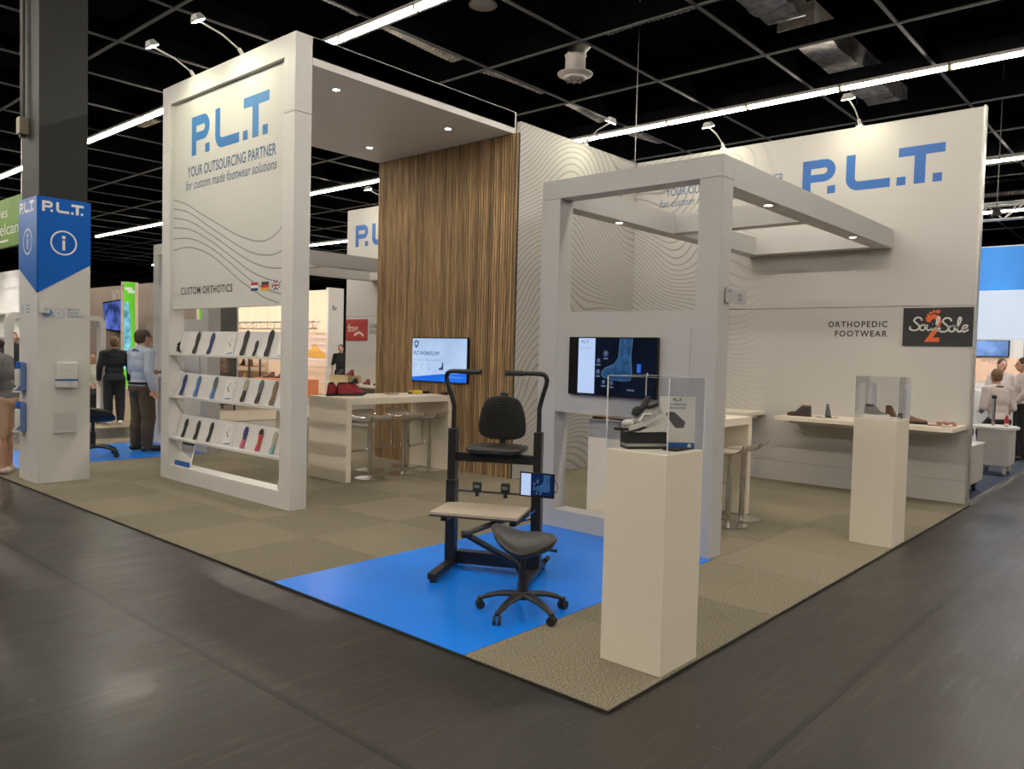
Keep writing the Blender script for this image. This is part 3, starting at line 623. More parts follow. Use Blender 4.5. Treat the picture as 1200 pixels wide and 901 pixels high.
# slide on the slat wall
t, W, H = tv('wall_screen', 'lit screen on the slat wall showing a pale blue slide', 4.025, 4.835, 5.835, 1.06, 1.615, 0.055)
mp = on_tv(W); g = 0.012
sl = MB(); sl.flat(rect(g, W-g, g, H-g), mp); sl = sl.build('slide_background', emission('slide_pale_blue', (0.50, 0.66, 0.98), 0.95, 2.5, 0.10), t)
q = MB(); q.flat([(g, g), (W-g, g-0.0), (W-g, 0.13), (0.55, 0.105), (g, 0.055)], mp, 0.0006); q.build('slide_wave', emission('slide_blue', (0.02, 0.17, 0.85), 0.95, 2, 0.1), t)
e_navy = emission('slide_navy', (0.05, 0.09, 0.24), 0.8); e_grey = emission('slide_grey', (0.38, 0.47, 0.72), 0.8)
text_mb('PLT-WORKFLOW', lambda x, y, d=0: mp(0.045+x, 0.335+y, d), width=0.47, height=0.048, bold=0.012, d=0.0008).build('lettering', e_navy, t)
text_mb('A modern digital workflow', lambda x, y, d=0: mp(0.045+x, 0.26+y, d), width=0.5, height=0.032, d=0.0008).build('lettering', e_grey, t)
q = MB(); stroke(q, arc(0.085, 0.475, 0.034, 20, 330, 14), 0.018, mp, 0.0008); q.build('slide_logo', e_navy, t)
q = MB(); stroke(q, [(0.075, 0.42), (0.135, 0.505)], 0.014, mp, 0.0008); q.build('slide_logo', e_navy, t)
for k in range(3):
    q = MB(); x = 0.075 + 0.13*k; stroke(q, arc(x, 0.195, 0.026, 0 + 40*k, 250 + 30*k, 12, 0.036), 0.008, mp, 0.0008); q.build('slide_icon', e_grey, t)
q = MB(); q.flat([(0.50, 0.155), (0.585, 0.155), (0.585, 0.245), (0.562, 0.245), (0.555, 0.195), (0.51, 0.175)], mp, 0.0008); q.build('slide_icon', e_navy, t)
text_mb('www.plt-products.com', lambda x, y, d=0: mp(0.66+x, 0.065+y, d), width=0.27, height=0.022, d=0.001).build('lettering', emission('slide_cyan', (0.25, 0.5, 0.95), 0.9), t)
# foot scan on the frame
FOOT = [(0.497, 0.455), (0.49, 0.36), (0.485, 0.305), (0.45, 0.255), (0.40, 0.235), (0.36, 0.22), (0.335, 0.195), (0.33, 0.165), (0.35, 0.148), (0.44, 0.132), (0.54, 0.125), (0.60, 0.135), (0.61, 0.19), (0.603, 0.26), (0.598, 0.33), (0.605, 0.40), (0.61, 0.455)]
def foot_scan(t, mp, sc_, dark, strength):
    P = lambda pts: [(x*sc_, y*sc_) for x, y in pts]
    ft = emission('scan_blue', (0.040, 0.125, 0.29), 0.6*strength, 14, 0.35); ed = emission('scan_edge', (0.13, 0.28, 0.48), 0.55*strength)
    q = MB(); q.flat(P(FOOT), mp, 0.0008); q.build('foot_scan', ft, t)
    q = MB(); stroke(q, P(FOOT), 0.006*sc_, mp, 0.0012); q.build('scan_outline', ed, t)
    ic = emission('scan_icon', (0.20, 0.27, 0.42), 0.7)
    for x, y, r in ((0.365, 0.335, 0.026), (0.297, 0.278, 0.02), (0.295, 0.19, 0.022), (0.35, 0.11, 0.018), (0.425, 0.105, 0.02)):
        q = MB(); q.flat(P(arc(x, y, r, 0, 345, 12)), mp, 0.001); q.build('scan_icon', emission('scan_icon_dim', (0.07, 0.12, 0.25), 0.6), t)
        q = MB(); q.flat(P([(x-0.008, y+0.012), (x+0.010, y+0.016), (x+0.004, y-0.012)]), mp, 0.0014); q.build('scan_icon', ic, t)
        q = MB(); q.flat(P(rect(x-0.022, x+0.022, y-r-0.018, y-r-0.008)), mp, 0.001); q.build('scan_caption', ic, t)
t, W, H = tv('frame_screen', 'dark screen on the white frame showing a blue foot scan', 2.478, 1.31, 2.14, 1.127, 1.592, 0.036)
mp = on_tv(W)
q = MB(); q.flat(rect(0.245, W-0.01, 0.01, H-0.01), mp, 0.0002); q.build('scan_background', emission('scan_dark', (0.006, 0.009, 0.020), 0.9, 2, 0.4), t)
q = MB(); q.flat(rect(0.098, 0.262, 0.015, H-0.010), mp, 0.0005); q.build('menu_panel', emission('menu_pale', (0.52, 0.66, 0.98), 0.95, 2, 0.05), t)
text_mb('P.L.T.', lambda x, y, d=0: mp(0.13+x, H-0.05+y, d), height=0.022, bold=0.015, d=0.0012).build('lettering', e_navy, t)
text_mb('3D SCAN', lambda x, y, d=0: mp(0.125+x, H-0.095+y, d), height=0.016, d=0.0012).build('lettering', e_grey, t)
foot_scan(t, mp, 1.0, None, 1.0)
q = MB(); q.flat(rect(0.655, 0.69, 0.195, 0.26), mp, 0.001); q.build('scan_button', emission('scan_button', (0.03, 0.15, 0.75), 0.9), t)
q = MB(); q.flat([(0.745, 0.20), (0.745, 0.165), (0.762, 0.18)], mp, 0.001); q.build('mouse_pointer', emission('pointer_white', (0.6, 0.6, 0.65), 0.9), t)
text_mb('settings', lambda x, y, d=0: mp(0.57+x, 0.052+y, d), height=0.016, d=0.0012).build('lettering', e_grey, t)

# signs on the back wall
t = thing('wall_sign', 'square charcoal sign with white script and an orange footprint', 'sign', (6.54, 0.375, 1.633))
MB().box(-0.012, -0.001, -0.335, 0.335, 0, 0.405).build('panel', charcoal_sign, t)
mp = lambda x, y, d=0.0: Vector((-0.012-d, 0.335-x, y))
q = MB(); stroke(q, [(0.245, 0.255), (0.262, 0.295), (0.30, 0.312), (0.34, 0.295), (0.352, 0.25), (0.335, 0.19), (0.295, 0.125), (0.255, 0.065), (0.36, 0.068)], 0.046, mp, 0.001); q.build('orange_numeral', orange_print, t)
for k, (x, y, r) in enumerate(((0.232, 0.295, 0.012), (0.245, 0.325, 0.013), (0.268, 0.348, 0.014), (0.298, 0.362, 0.016), (0.338, 0.362, 0.021))):
    q = MB(); q.flat(arc(x, y, r, 0, 340, 12), mp, 0.001); q.build('orange_toe', orange_print, t)
silver_p = mat('silver_print', (0.62, 0.61, 0.58), 0.5)
SCR = {'S': [(0.085, 0.075), (0.075, 0.095), (0.045, 0.098), (0.028, 0.075), (0.05, 0.052), (0.068, 0.03), (0.055, 0.005), (0.025, 0.0), (0.0, 0.012), (0.005, 0.03)],
       'o': [(0.03, 0.045), (0.008, 0.035), (0.003, 0.012), (0.02, 0.0), (0.038, 0.012), (0.036, 0.035), (0.028, 0.044), (0.045, 0.036)],
       'u': [(0.005, 0.045), (0.0, 0.015), (0.012, 0.0), (0.032, 0.012), (0.04, 0.045), (0.036, 0.012), (0.05, 0.002)],
       'l': [(0.0, 0.01), (0.025, 0.06), (0.033, 0.095), (0.02, 0.098), (0.012, 0.05), (0.012, 0.01), (0.028, 0.0), (0.042, 0.02)],
       'e': [(0.004, 0.02), (0.03, 0.03), (0.036, 0.044), (0.018, 0.046), (0.004, 0.022), (0.014, 0.0), (0.045, 0.016)]}
def script(word, x, y, s, adv):
    for ch, a in zip(word, adv):
        q = MB(); stroke(q, smooth_path([(x+px_*s, y+py_*s) for px_, py_ in SCR[ch]], 4), 0.0115*s, mp, 0.002); q.build('script_letter', silver_p, t); x += a*s
script('Soul', 0.070, 0.165, 1.38, (0.070, 0.050, 0.054, 0.03)); script('Sole', 0.345, 0.150, 1.45, (0.068, 0.045, 0.038, 0.03))
t = thing('wall_sign', 'red square sign with white letters beyond the slat wall', 'sign', (6.54, 10.28, 1.607))
MB().box(-0.012, -0.001, -0.325, 0.325, 0, 0.40).build('panel', red_sign, t)
mp2 = lambda x, y, d=0.0: Vector((-0.012-d, 0.325-x, y))
text_mb('fmg', lambda x, y, d=0: mp2(0.06+x, 0.17+y, d), width=0.32, height=0.14, bold=0.02).build('lettering', mat('pale_pink_print', (0.65, 0.5, 0.48), 0.5), t)
q = MB(); stroke(q, smooth_path([(0.26, 0.095), (0.34, 0.13), (0.42, 0.15), (0.50, 0.12), (0.54, 0.08)], 5), 0.045, mp2, 0.002); q.build('logo_swoosh', MATS['pale_pink_print'], t)

# ================================================================== CEILING SERVICES
def luminaire(label, group):
    t = thing('strip_light', label, 'ceiling light', (0, 0, 5.5), 0, group)
    MB().box(-0.055, 0.055, -0.725, 0.725, 0.03, 0.075).build('housing', mat('luminaire_housing', (0.55, 0.52, 0.48), 0.4), t)
    for s in (-1, 1):
        MB().cyl((s*0.028, -0.70, 0.008), (s*0.028, 0.70, 0.008), 0.017, n=8).build('tube', tube_m, t, smooth=True)
    MB().box(-0.05, 0.05, 0.705, 0.745, -0.012, 0.035).build('end_clip', mat('clip_yellow', (0.75, 0.68, 0.30), 0.5), t)
    return t
lum = None
ROWS = [(-8.1, 'outside left'), (-2.2, 'over the aisle in front'), (3.66, 'in the row passing above the portal roof'), (9.48, 'in the row passing behind the white wall'), (15.55, 'in the third row back'), (21.6, 'in the farthest row')]
for x, where in ROWS:
    ks = range(-14, 20) if x < 12 else range(-4, 26)
    for k in ks:
        y = 1.795 + 1.47*k
        lb = 'lit double tube fluorescent strip light hanging ' + where; gr = 'fluorescent strips ' + where
        if lum is None: lum = luminaire(lb, gr); lum.location = (x, y, 5.5)
        else:
            o = copy_tree(lum, (x, y, 5.5), 0, lb); o['group'] = gr
# ducts
def flex_duct(path, r, label, rib=0.07):
    kk = lambda p: (6.0+r-1.45)/(p[2]-1.45)
    path = [(-2.642+(p[0]+2.642)*kk(p), -1.766+(p[1]+1.766)*kk(p), 6.0+r) for p in path]
    P = smooth_path(path, 6); out = []; L_ = 0
    for i in range(len(P)-1):
        a, b_ = Vector(P[i]), Vector(P[i+1]); n = max(2, int((b_-a).length/rib*2))
        for k in range(n): out.append(a.lerp(b_, k/n))
    out.append(Vector(P[-1])); rr = [r*(1.0 + (0.07 if i % 2 else -0.05)) for i in range(len(out))]
    o = MB().tube(out, rr, 12).build('flexible_duct', foil, None, smooth=True); tag(o, label, 'duct', 'foil ducts in the ceiling')
flex_duct([(3.0, 6.75, 5.98), (4.5, 6.95, 6.0), (5.9, 7.0, 5.96), (7.0, 6.9, 5.98), (8.6, 6.95, 6.0), (10.2, 7.05, 5.96), (11.8, 6.95, 6.0)], 0.13, 'crinkled silver duct running back above the slat wall')
flex_duct([(6.42, 5.0, 5.95), (6.40, 4.2, 5.98), (6.38, 3.4, 5.96), (6.36, 3.12, 5.98)], 0.11, 'short ribbed silver duct right of the round vent')
flex_duct([(17.2, -2, 5.75), (17.2, 3, 5.75), (17.2, 9, 5.75)], 0.20, 'ribbed silver duct right of the white wall, upper one')
flex_duct([(19.6, -2, 5.75), (19.6, 3, 5.75), (19.6, 9, 5.75)], 0.22, 'ribbed silver duct right of the white wall, lower one')
flex_duct([(4.2, 12.6, 6.0), (6.0, 12.8, 5.95), (8.0, 12.7, 6.0)], 0.16, 'crinkled silver duct glimpsed left of the slat wall')
flex_duct([(4.4, 13.4, 6.0), (4.45, 14.3, 6.0), (4.4, 15.8, 6.0)], 0.14, 'crinkled silver duct between pillar and portal')
for x0, x1, lb in ((5.2, 7.85, 'near half of the wide foil wrapped duct, top right'), (8.15, 12.6, 'far half of the wide foil wrapped duct, top right')):
    n = 18; rings = []
    for i in range(n+1):
        x = x0 + (x1-x0)*i/n; rings.append([(x, 2.45+random.uniform(-.02, .02), 6.02+random.uniform(-.02, .02)), (x, 2.95+random.uniform(-.02, .02), 6.02+random.uniform(-.02, .02)), (x, 2.95, 6.35), (x, 2.45, 6.35)])
    tag(MB().loft(rings).build('foil_duct', foil), lb, 'duct', 'foil ducts in the ceiling')
# round ceiling diffuser
t = thing('ceiling_diffuser', 'round grey ceiling vent hanging above the white wall', 'vent', (6.45, 5.2, 5.40))
MB().lathe([(0.12, 0.0), (0.17, 0.02), (0.25, 0.05), (0.255, 0.065), (0.20, 0.075), (0.145, 0.09)], n=32).build('flared_rim', grey_disc, t, smooth=True)
MB().lathe([(0.145, 0.085), (0.145, 0.30), (0.16, 0.32)], n=28).build('drum', grey_disc, t, smooth=True)
MB().lathe([(0.02, -0.035), (0.09, -0.03), (0.155, -0.01), (0.165, 0.012), (0.15, 0.03)], n=28).build('swirl_disc', grey_disc, t, smooth=True)
for k in range(8):
    a = 2*PI*k/8; MB().box(0.03, 0.14, -0.006, 0.006, -0.042, -0.02).xf(Matrix.Rotation(a, 4, 'Z')).build('vane', mat('vane_dark', (0.12, 0.10, 0.09), 0.5), t)
MB().tube([(0, 0, 0.32), (0.02, -0.05, 0.45), (0.05, -0.18, 0.56)], 0.13, 14).build('duct_neck', foil, t, smooth=True)
t = thing('ceiling_diffuser', 'round grey ceiling vent glimpsed below the portal roof', 'vent', (3.9, 9.4, 5.42))
MB().lathe([(0.12, 0.0), (0.17, 0.02), (0.25, 0.05), (0.255, 0.065), (0.145, 0.09)], n=28).build('flared_rim', grey_disc, t, smooth=True)
MB().lathe([(0.145, 0.085), (0.145, 0.5)], n=24).build('drum', grey_disc, t, smooth=True)
t = thing('ceiling_diffuser', 'round dark ceiling vent high above the portal edge', 'vent', (5.35, 6.0, 6.25))
MB().lathe([(0.16, 0.0), (0.20, 0.02), (0.18, 0.05)], n=24).build('flared_rim', mat('vent_dark_grey', (0.14, 0.13, 0.12), 0.5), t, smooth=True)
MB().lathe([(0.13, 0.05), (0.13, 0.45)], n=20).build('drum', MATS['vent_dark_grey'], t, smooth=True)
# thin suspension cable above the white wall
tag(MB().cyl((6.54, 4.2, 4.07), (6.54, 4.2, 6.7), 0.004, n=6).build('suspension_cable', steel), 'thin steel cable rising from the corner of the white walls', 'cable')

# ================================================================== COUNTERS, SHELVES, STOOLS, PEDESTALS
def counter(x0, x1, y0, y1, label):
    t = thing('bar_counter', label, 'counter', (x0, y0, 0)); z1 = 0.912; th = 0.07; W = x1-x0; D = y1-y0
    MB().box(0, W, 0, D, z1-th, z1).build('top', white_warm, t, bevel=0.003)
    MB().box(0, th, 0.0, D, 0, z1-th-0.001).build('end_panel', white_warm, t, bevel=0.003)
    MB().box(W-th, W, 0.0, D, 0, z1-th-0.001).build('end_panel', white_warm, t, bevel=0.003)
    return t
counter(2.49, 4.07, 5.12, 5.82, 'white bar counter standing against the slat wall')
counter(2.74, 4.32, 1.38, 2.11, 'white bar counter behind the foot scan screen')
counter(2.74, 4.32, 8.60, 9.33, 'white bar counter beyond the portal, behind the left frame')
def stool(loc, rz, label):
    t = thing('bar_stool', label, 'stool', loc, rz, 'chrome bar stools')
    MB().lathe([(0.165, 0.0), (0.170, 0.006), (0.05, 0.013), (0.026, 0.018)], n=28).build('base_disc', chrome, t, smooth=True)
    MB().cyl((0, 0, 0.014), (0, 0, 0.40), 0.024, n=14).build('column', chrome, t, smooth=True)
    MB().tube([(0, 0, 0.395), (0, 0, 0.60), (0, 0, 0.63)], [0.017, 0.017, 0.04], 14).build('piston', chrome, t, smooth=True)
    # wave shaped seat: +y is the front, -y the raised lip
    prof = smooth_path([(-0.19, 0.075), (-0.165, 0.035), (-0.11, 0.008), (0.0, 0.0), (0.10, 0.004), (0.15, 0.0), (0.175, -0.025)], 4)
    def plate(w0, w1, th, dz):
        ring = []
        for (y, z) in prof:
            ring.append([(w0, y, 0.645+z+dz), (w1, y, 0.645+z+dz), (w1, y, 0.645+z+dz-th), (w0, y, 0.645+z+dz-th)])
        return MB().loft(ring)
    plate(-0.165, 0.165, 0.012, 0.0).build('seat', mat('stool_seat_beige', (0.52, 0.46, 0.40), 0.35), t, smooth=True)
    for s in (-1, 1):
        MB().tube([(s*0.172, y, 0.645+z-0.006) for y, z in prof], 0.009, 8).build('seat_rim', chrome, t, smooth=True)
    loop = [(-0.172, 0.175, 0.615), (-0.172, 0.19, 0.56), (-0.165, 0.19, 0.33), (-0.14, 0.19, 0.29), (0.14, 0.19, 0.29), (0.165, 0.19, 0.33), (0.172, 0.19, 0.56), (0.172, 0.175, 0.615)]
    MB().tube(loop, 0.009, 8).build('foot_rest', chrome, t, smooth=True)
    return t
st0 = stool((2.91, 5.24, 0), 0.15, 'chrome bar stool nearest the left end of the middle counter')
copy_tree(st0, (3.43, 5.28, 0), 0.05, 'chrome bar stool second along the near side of the middle counter')
copy_tree(st0, (3.82, 5.25, 0), 0.35, 'chrome bar stool nearest the slats on the near side of the middle counter')
copy_tree(st0, (3.28, 5.70, 0), PI, 'chrome bar stool on the far side of the middle counter, left one')
copy_tree(st0, (3.83, 5.70, 0), PI+0.1, 'chrome bar stool on the far side of the middle counter, right one')
copy_tree(st0, (4.05, 1.33, 0), 0.25, 'chrome bar stool at the right counter beside the white post, right one')
copy_tree(st0, (3.70, 1.29, 0), 0.05, 'chrome bar stool at the right counter half hidden by the white post')

def wall_shelf(y0, y1, x0, label):
    t = thing('wall_shelf', label, 'shelf', (6.54, y0, 0.82))
    MB().box(x0-6.54, -0.007, 0, y1-y0, -0.045, 0).build('board', white_warm, t, bevel=0.003)
    MB().box(x0-6.54+0.14, -0.007, 0.10, y1-y0-0.10, -0.085, -0.046).build('support_frame', white, t)
wall_shelf(0.05, 1.84, 5.90, 'long white wall shelf holding shoes behind the small pedestal')
wall_shelf(2.22, 3.60, 6.05, 'white wall shelf behind the right counter')
wall_shelf(8.85, 10.58, 5.95, 'white wall shelf below the red sign, beyond the slats')

def pedestal(x0, x1, y0, y1, z, gz, label, clabel):
    t = thing('pedestal', label, 'pedestal', (x0, y0, 0)); MB().box(0, x1-x0, 0, y1-y0, 0, z).build('body', white_warm, t, bevel=0.003)
    MB().box(0.012, x1-x0-0.012, 0.012, y1-y0-0.012, z, z+0.0015).build('top_sheet', white_warm, t)
    g = thing('acrylic_cover', clabel, 'display cover', (x0, y0, z+0.0025)); a, b_, h, th = x1-x0, y1-y0, gz-z, 0.004
    MB().box(0, a, 0, th, 0, h).build('pane', acrylic, g); MB().box(0, a, b_-th, b_, 0, h).build('pane', acrylic, g)
    MB().box(0, th, th, b_-th, 0, h).build('pane', acrylic, g); MB().box(a-th, a, th, b_-th, 0, h).build('pane', acrylic, g)
    MB().box(0, a, 0, b_, h+0.0005, h+th).build('top_pane', acrylic, g)
    e = 0.0022
    for x in (0, a):
        for y in (0, b_): MB().box(x-e, x+e, y-e, y+e, 0, h+th).build('polished_edge', acr_edge, g)
    for y in (0, b_): MB().box(-e, a+e, y-e, y+e, h+th, h+th+0.001).build('polished_edge', acr_edge, g)
    for x in (0, a): MB().box(x-e, x+e, 0, b_, h+th, h+th+0.001).build('polished_edge', acr_edge, g)
pedestal(0.4365, 0.7747, 0.017, 0.3455, 1.009, 1.348, 'tall white pedestal in the foreground with a sneaker display', 'clear acrylic cover over the sneaker display in the foreground')
pedestal(3.88, 4.2218, 0.006, 0.3276, 1.0, 1.33, 'white pedestal near the wall shelf with a grey boot', 'clear acrylic cover over the grey boot')

# ================================================================== WORKSTATION (black frame with seat, table, handles)
ws_a = math.atan2(0.456, 0.89)                   # depth direction
wsl = (1.135, 1.70, 0.002)
t = thing('workstation', 'black height adjustable workstation with seat, handles and oak foot table', 'workstation', wsl, ws_a - PI/2)
# local: x = to the right (reader's right), y = away.  right post at x=+.29
for s in (-1, 1):
    x = s*0.29
    MB().box(x-0.03, x+0.03, -0.37, 0.22, 0.022, 0.062).build('foot', black_metal, t, bevel=0.006)
    for y in (-0.34, 0.19): MB().cyl((x, y, 0), (x, y, 0.024), 0.022, n=12).build('glide', black_plastic, t)
    MB().box(x-0.032, x+0.032, -0.04, 0.04, 0.062, 0.60).build('column', black_metal, t, bevel=0.004)
    MB().box(x-0.026, x+0.026, -0.034, 0.034, 0.60, 0.94).build('inner_column', black_metal, t, bevel=0.003)
    pth = smooth_path([(x, 0, 0.93), (x, 0, 1.04), (x, 0.0, 1.09), (x+s*0.02, -0.01, 1.17), (x+s*0.045, -0.02, 1.25), (x+s*0.048, -0.024, 1.285), (x+s*0.03, -0.03, 1.312), (x-s*0.02, -0.045, 1.318), (x-s*0.10, -0.07, 1.318)], 4)
    MB().tube(pth, 0.015, 10).build('handle_tube', black_metal, t, smooth=True)
    MB().tube([(x-s*0.10, -0.07, 1.318), (x-s*0.21, -0.105, 1.318)], 0.018, 12).build('hand_grip', black_plastic, t, smooth=True)
MB().box(-0.26, 0.26, 0.02, 0.09, 0.03, 0.115).build('lower_crossbar', black_metal, t, bevel=0.004)
MB().box(-0.265, 0.265, -0.02, 0.03, 0.725, 0.785).build('seat_crossbar', black_metal, t, bevel=0.004)
# seat pad
pad = MB(); rings = []
for z, s in ((0.785, 0.80), (0.795, 0.96), (0.815, 1.0), (0.828, 0.96), (0.834, 0.80)):
    rings.append([(px_*s, 0.06 + py_*s, z) for px_, py_ in rrect(-0.19, 0.19, -0.16, 0.15, 0.07, 5)])
pad.loft(rings).build('seat', black_vinyl, t, smooth=True)
MB().box(-0.02, 0.02, 0.18, 0.215, 0.78, 1.0).build('back_stem', black_metal, t)
bk = MB(); rings = []
outl = smooth_path([(-0.075, 0.86), (0.075, 0.862), (0.15, 0.89), (0.165, 0.95), (0.15, 1.05), (0.11, 1.13), (0.04, 1.155), (-0.04, 1.155), (-0.11, 1.13), (-0.15, 1.05), (-0.165, 0.95), (-0.15, 0.89), (-0.075, 0.86)], 3)[:-1]
for y, s in ((0.155, 0.0), (0.150, 0.5), (0.148, 0.9), (0.158, 0.985), (0.175, 1.0), (0.19, 0.96), (0.197, 0.7)):
    rings.append([(x*s, y + 0.22*(x*s)**2*-1.0, 1.0+(z-1.0)*s) for x, z in outl])
bo = bk.loft(rings).build('backrest', black_fabric, t, smooth=True)
for k in range(1, 9):
    f_ = k/9.0; q = MB(); q.tube([(x*f_, 0.1475 - 0.22*(x*f_)**2 + 0.006*max(0, f_-0.8)/0.2, 1.0+(z-1.0)*f_) for x, z in outl] + [(outl[0][0]*f_, 0.1475, 1.0+(outl[0][1]-1.0)*f_)], 0.0032, 5, False).build('rib', black_fabric, bo, smooth=True)
MB().ball((0, 0.2, 1.165), (0.03, 0.012, 0.018)).build('back_handle', black_plastic, t, smooth=True)
# foot table
tt = MB(); tt.prism([(-0.30, -0.40), (0.255, -0.40), (0.255, -0.035), (-0.235, -0.035), (-0.30, -0.06)], lambda x, y, d: Vector((x, y, d)), 0.440, 0.455); tt = tt.build('foot_table', oak_top, t)
MB().box(-0.302, 0.257, -0.402, -0.037, 0.428, 0.440).build('table_edge', mat('dark_board_edge', (0.05, 0.04, 0.034), 0.6), tt)
for s in (-1, 1): MB().box(s*0.22-0.02, s*0.22+0.02, -0.36, 0.0, 0.395, 0.428).build('table_arm', black_metal, t)
# heel cups on a rod
MB().cyl((-0.27, -0.045, 0.535), (0.27, -0.045, 0.535), 0.007, n=8).build('rod', black_metal, t, smooth=True)
for x in (-0.095, 0.095):
    c = MB().box(x-0.03, x+0.03, -0.085, -0.055, 0.535, 0.605).build('heel_cup', mat('heel_cup_green_black', (0.012, 0.02, 0.02), 0.3), t, bevel=0.008)
    MB().cyl((x, -0.07, 0.51), (x, -0.07, 0.54), 0.014, n=10).build('cup_clamp', black_plastic, c, smooth=True)
    MB().box(x-0.018, x+0.018, -0.087, -0.084, 0.565, 0.585).build('cup_label', mat('pale_label', (0.16, 0.18, 0.18), 0.5), c)
# folding link below the table
MB().tube([(0.19, -0.20, 0.425), (-0.02, -0.52, 0.37)], 0.018, 8).build('link_arm', black_metal, t, smooth=True)
MB().tube([(-0.02, -0.52, 0.36), (0.24, -0.34, 0.17), (0.27, -0.30, 0.09)], 0.019, 8).build('link_arm', black_metal, t, smooth=True)
MB().cyl((-0.045, -0.535, 0.365), (0.005, -0.505, 0.365), 0.024, n=14).build('link_joint', black_metal, t, smooth=True)
# cable
MB().tube(smooth_path([(0.29, -0.05, 0.44), (0.22, -0.12, 0.38), (0.20, -0.02, 0.36), (0.26, 0.02, 0.37)], 5), 0.005, 6).build('cable', blue_panel, t, smooth=True)
MB().cyl((0.33, 0.12, 0.075), (0.33, 0.20, 0.075), 0.016, n=10).build('knob', black_plastic, t, smooth=True)
# tablet on the right column
tb = thing('tablet', 'tablet computer showing a blue foot scan on the workstation column', 'tablet', (1.195, 1.385, 0.535), ws_a - PI/2 - 0.10)
MB().box(-0.115, 0.115, -0.008, 0.008, 0.0, 0.158).build('case', mat('tv_black', (0, 0, 0)), tb, bevel=0.003)
tm_ = lambda x, y, d=0.0: Vector((-0.115+x, -0.0085-d, y))
q = MB(); q.flat(rect(0.075, 0.222, 0.014, 0.150), tm_, 0.0002); q.build('scan_background', emission('scan_navy', (0.006, 0.018, 0.07), 0.9), tb)
q = MB(); q.flat(rect(0.010, 0.075, 0.010, 0.150), tm_, 0.0004); q.build('menu_panel', MATS['menu_pale'], tb)
foot_scan(tb, lambda x, y, d=0.0: tm_(x*0.30*1.1+0.0, y*0.30*1.1-0.002, d), 1.0, None, 1.3)
MB().tube(smooth_path([(0.115, 0, 0.12), (0.135, 0.0, 0.08), (0.128, 0, 0.04), (0.115, 0, 0.045)], 4), 0.0025, 6).build('stylus_loop', black_plastic, tb, smooth=True)
MB().box(-0.03, 0.05, 0.009, 0.045, 0.03, 0.12).build('mount', black_metal, tb)

# ================================================================== SADDLE STOOL
def saddle_stool(loc, rz, label, scale=1.0):
    t = thing('saddle_stool', label, 'stool', loc, rz, None, scale)
    for k in range(5):
        a = math.radians(308 + 72*k); ca, sa = math.cos(a), math.sin(a)
        P = [(0.02*ca, 0.02*sa, 0.105), (0.12*ca, 0.12*sa, 0.10), (0.20*ca, 0.20*sa, 0.078), (0.245*ca, 0.245*sa, 0.058)]
        MB().tube(smooth_path(P, 3), [0.026]*4 + [0.022]*3 + [0.017]*3, 8, True, 0.7).build('base_arm', black_plastic, t, smooth=True)
        c = MB(); cx, cy = 0.248*ca, 0.248*sa; tx, ty = -math.sin(a+0.5), math.cos(a+0.5)
        c.tube([(cx-tx*0.0-ca*0, cy, 0.05), (cx, cy, 0.068)], 0.014, 8); c = c.build('caster', black_plastic, t, smooth=True)
        for s in (-1, 1):
            w0 = Vector((cx, cy, 0.025)) + Vector((tx, ty, 0))*s*0.006; w1 = w0 + Vector((tx, ty, 0))*s*0.016
            MB().cyl(w0, w1, 0.025, n=16).build('wheel', black_plastic, c, smooth=True)
    MB().lathe([(0.045, 0.085), (0.045, 0.11), (0.036, 0.125)], n=20).build('hub', black_plastic, t, smooth=True)
    MB().cyl((0, 0, 0.11), (0, 0, 0.245), 0.026, n=16).build('column', black_plastic, t, smooth=True)
    MB().cyl((0, 0, 0.24), (0, 0, 0.355), 0.016, n=14).build('gas_piston', black_metal, t, smooth=True)
    MB().box(-0.07, 0.07, -0.06, 0.06, 0.345, 0.372).build('tilt_plate', black_metal, t, bevel=0.006)
    MB().tube([(0.05, 0.0, 0.355), (0.15, 0.02, 0.35), (0.185, 0.03, 0.345)], [0.006, 0.006, 0.011], 8).build('lever', black_plastic, t, smooth=True)
    # saddle: x = length (raised rear at -x), y = width
    N = 20; top = []
    rings = []
    for i in range(15):
        u_ = -1 + 2*i/14.0; x = 0.185*u_
        wdt = (0.20*math.sqrt(max(0.0, 1-abs(u_)**3.6))*(1.0 - 0.42*max(0, u_+0.2)) + 0.004)
        ring = []
        for j in range(N):
            a = 2*PI*j/N; yy = wdt*math.cos(a); v_ = math.sin(a)
            crown = 0.425 + 0.075*max(0, -u_)**1.4 + 0.012*max(0, u_)**2 - 0.33*yy*yy/0.2*0.55 - 0.018
            thick = 0.042*math.sqrt(max(0.0, 1-abs(u_)**3)) + 0.004
            z = crown + (thick*v_ if v_ > 0 else thick*1.5*v_)
            ring.append((x, yy, z))
        rings.append(ring)
    MB().loft(rings).build('saddle_seat', black_vinyl, t, smooth=True)
    return t
saddle_stool((0.66, 1.03, 0.002), math.radians(-48), 'black saddle stool on castors in front of the workstation')
saddle_stool((1.28, 8.75, 0.002), math.radians(70), 'black saddle stool standing behind the information pillar', 1.28)

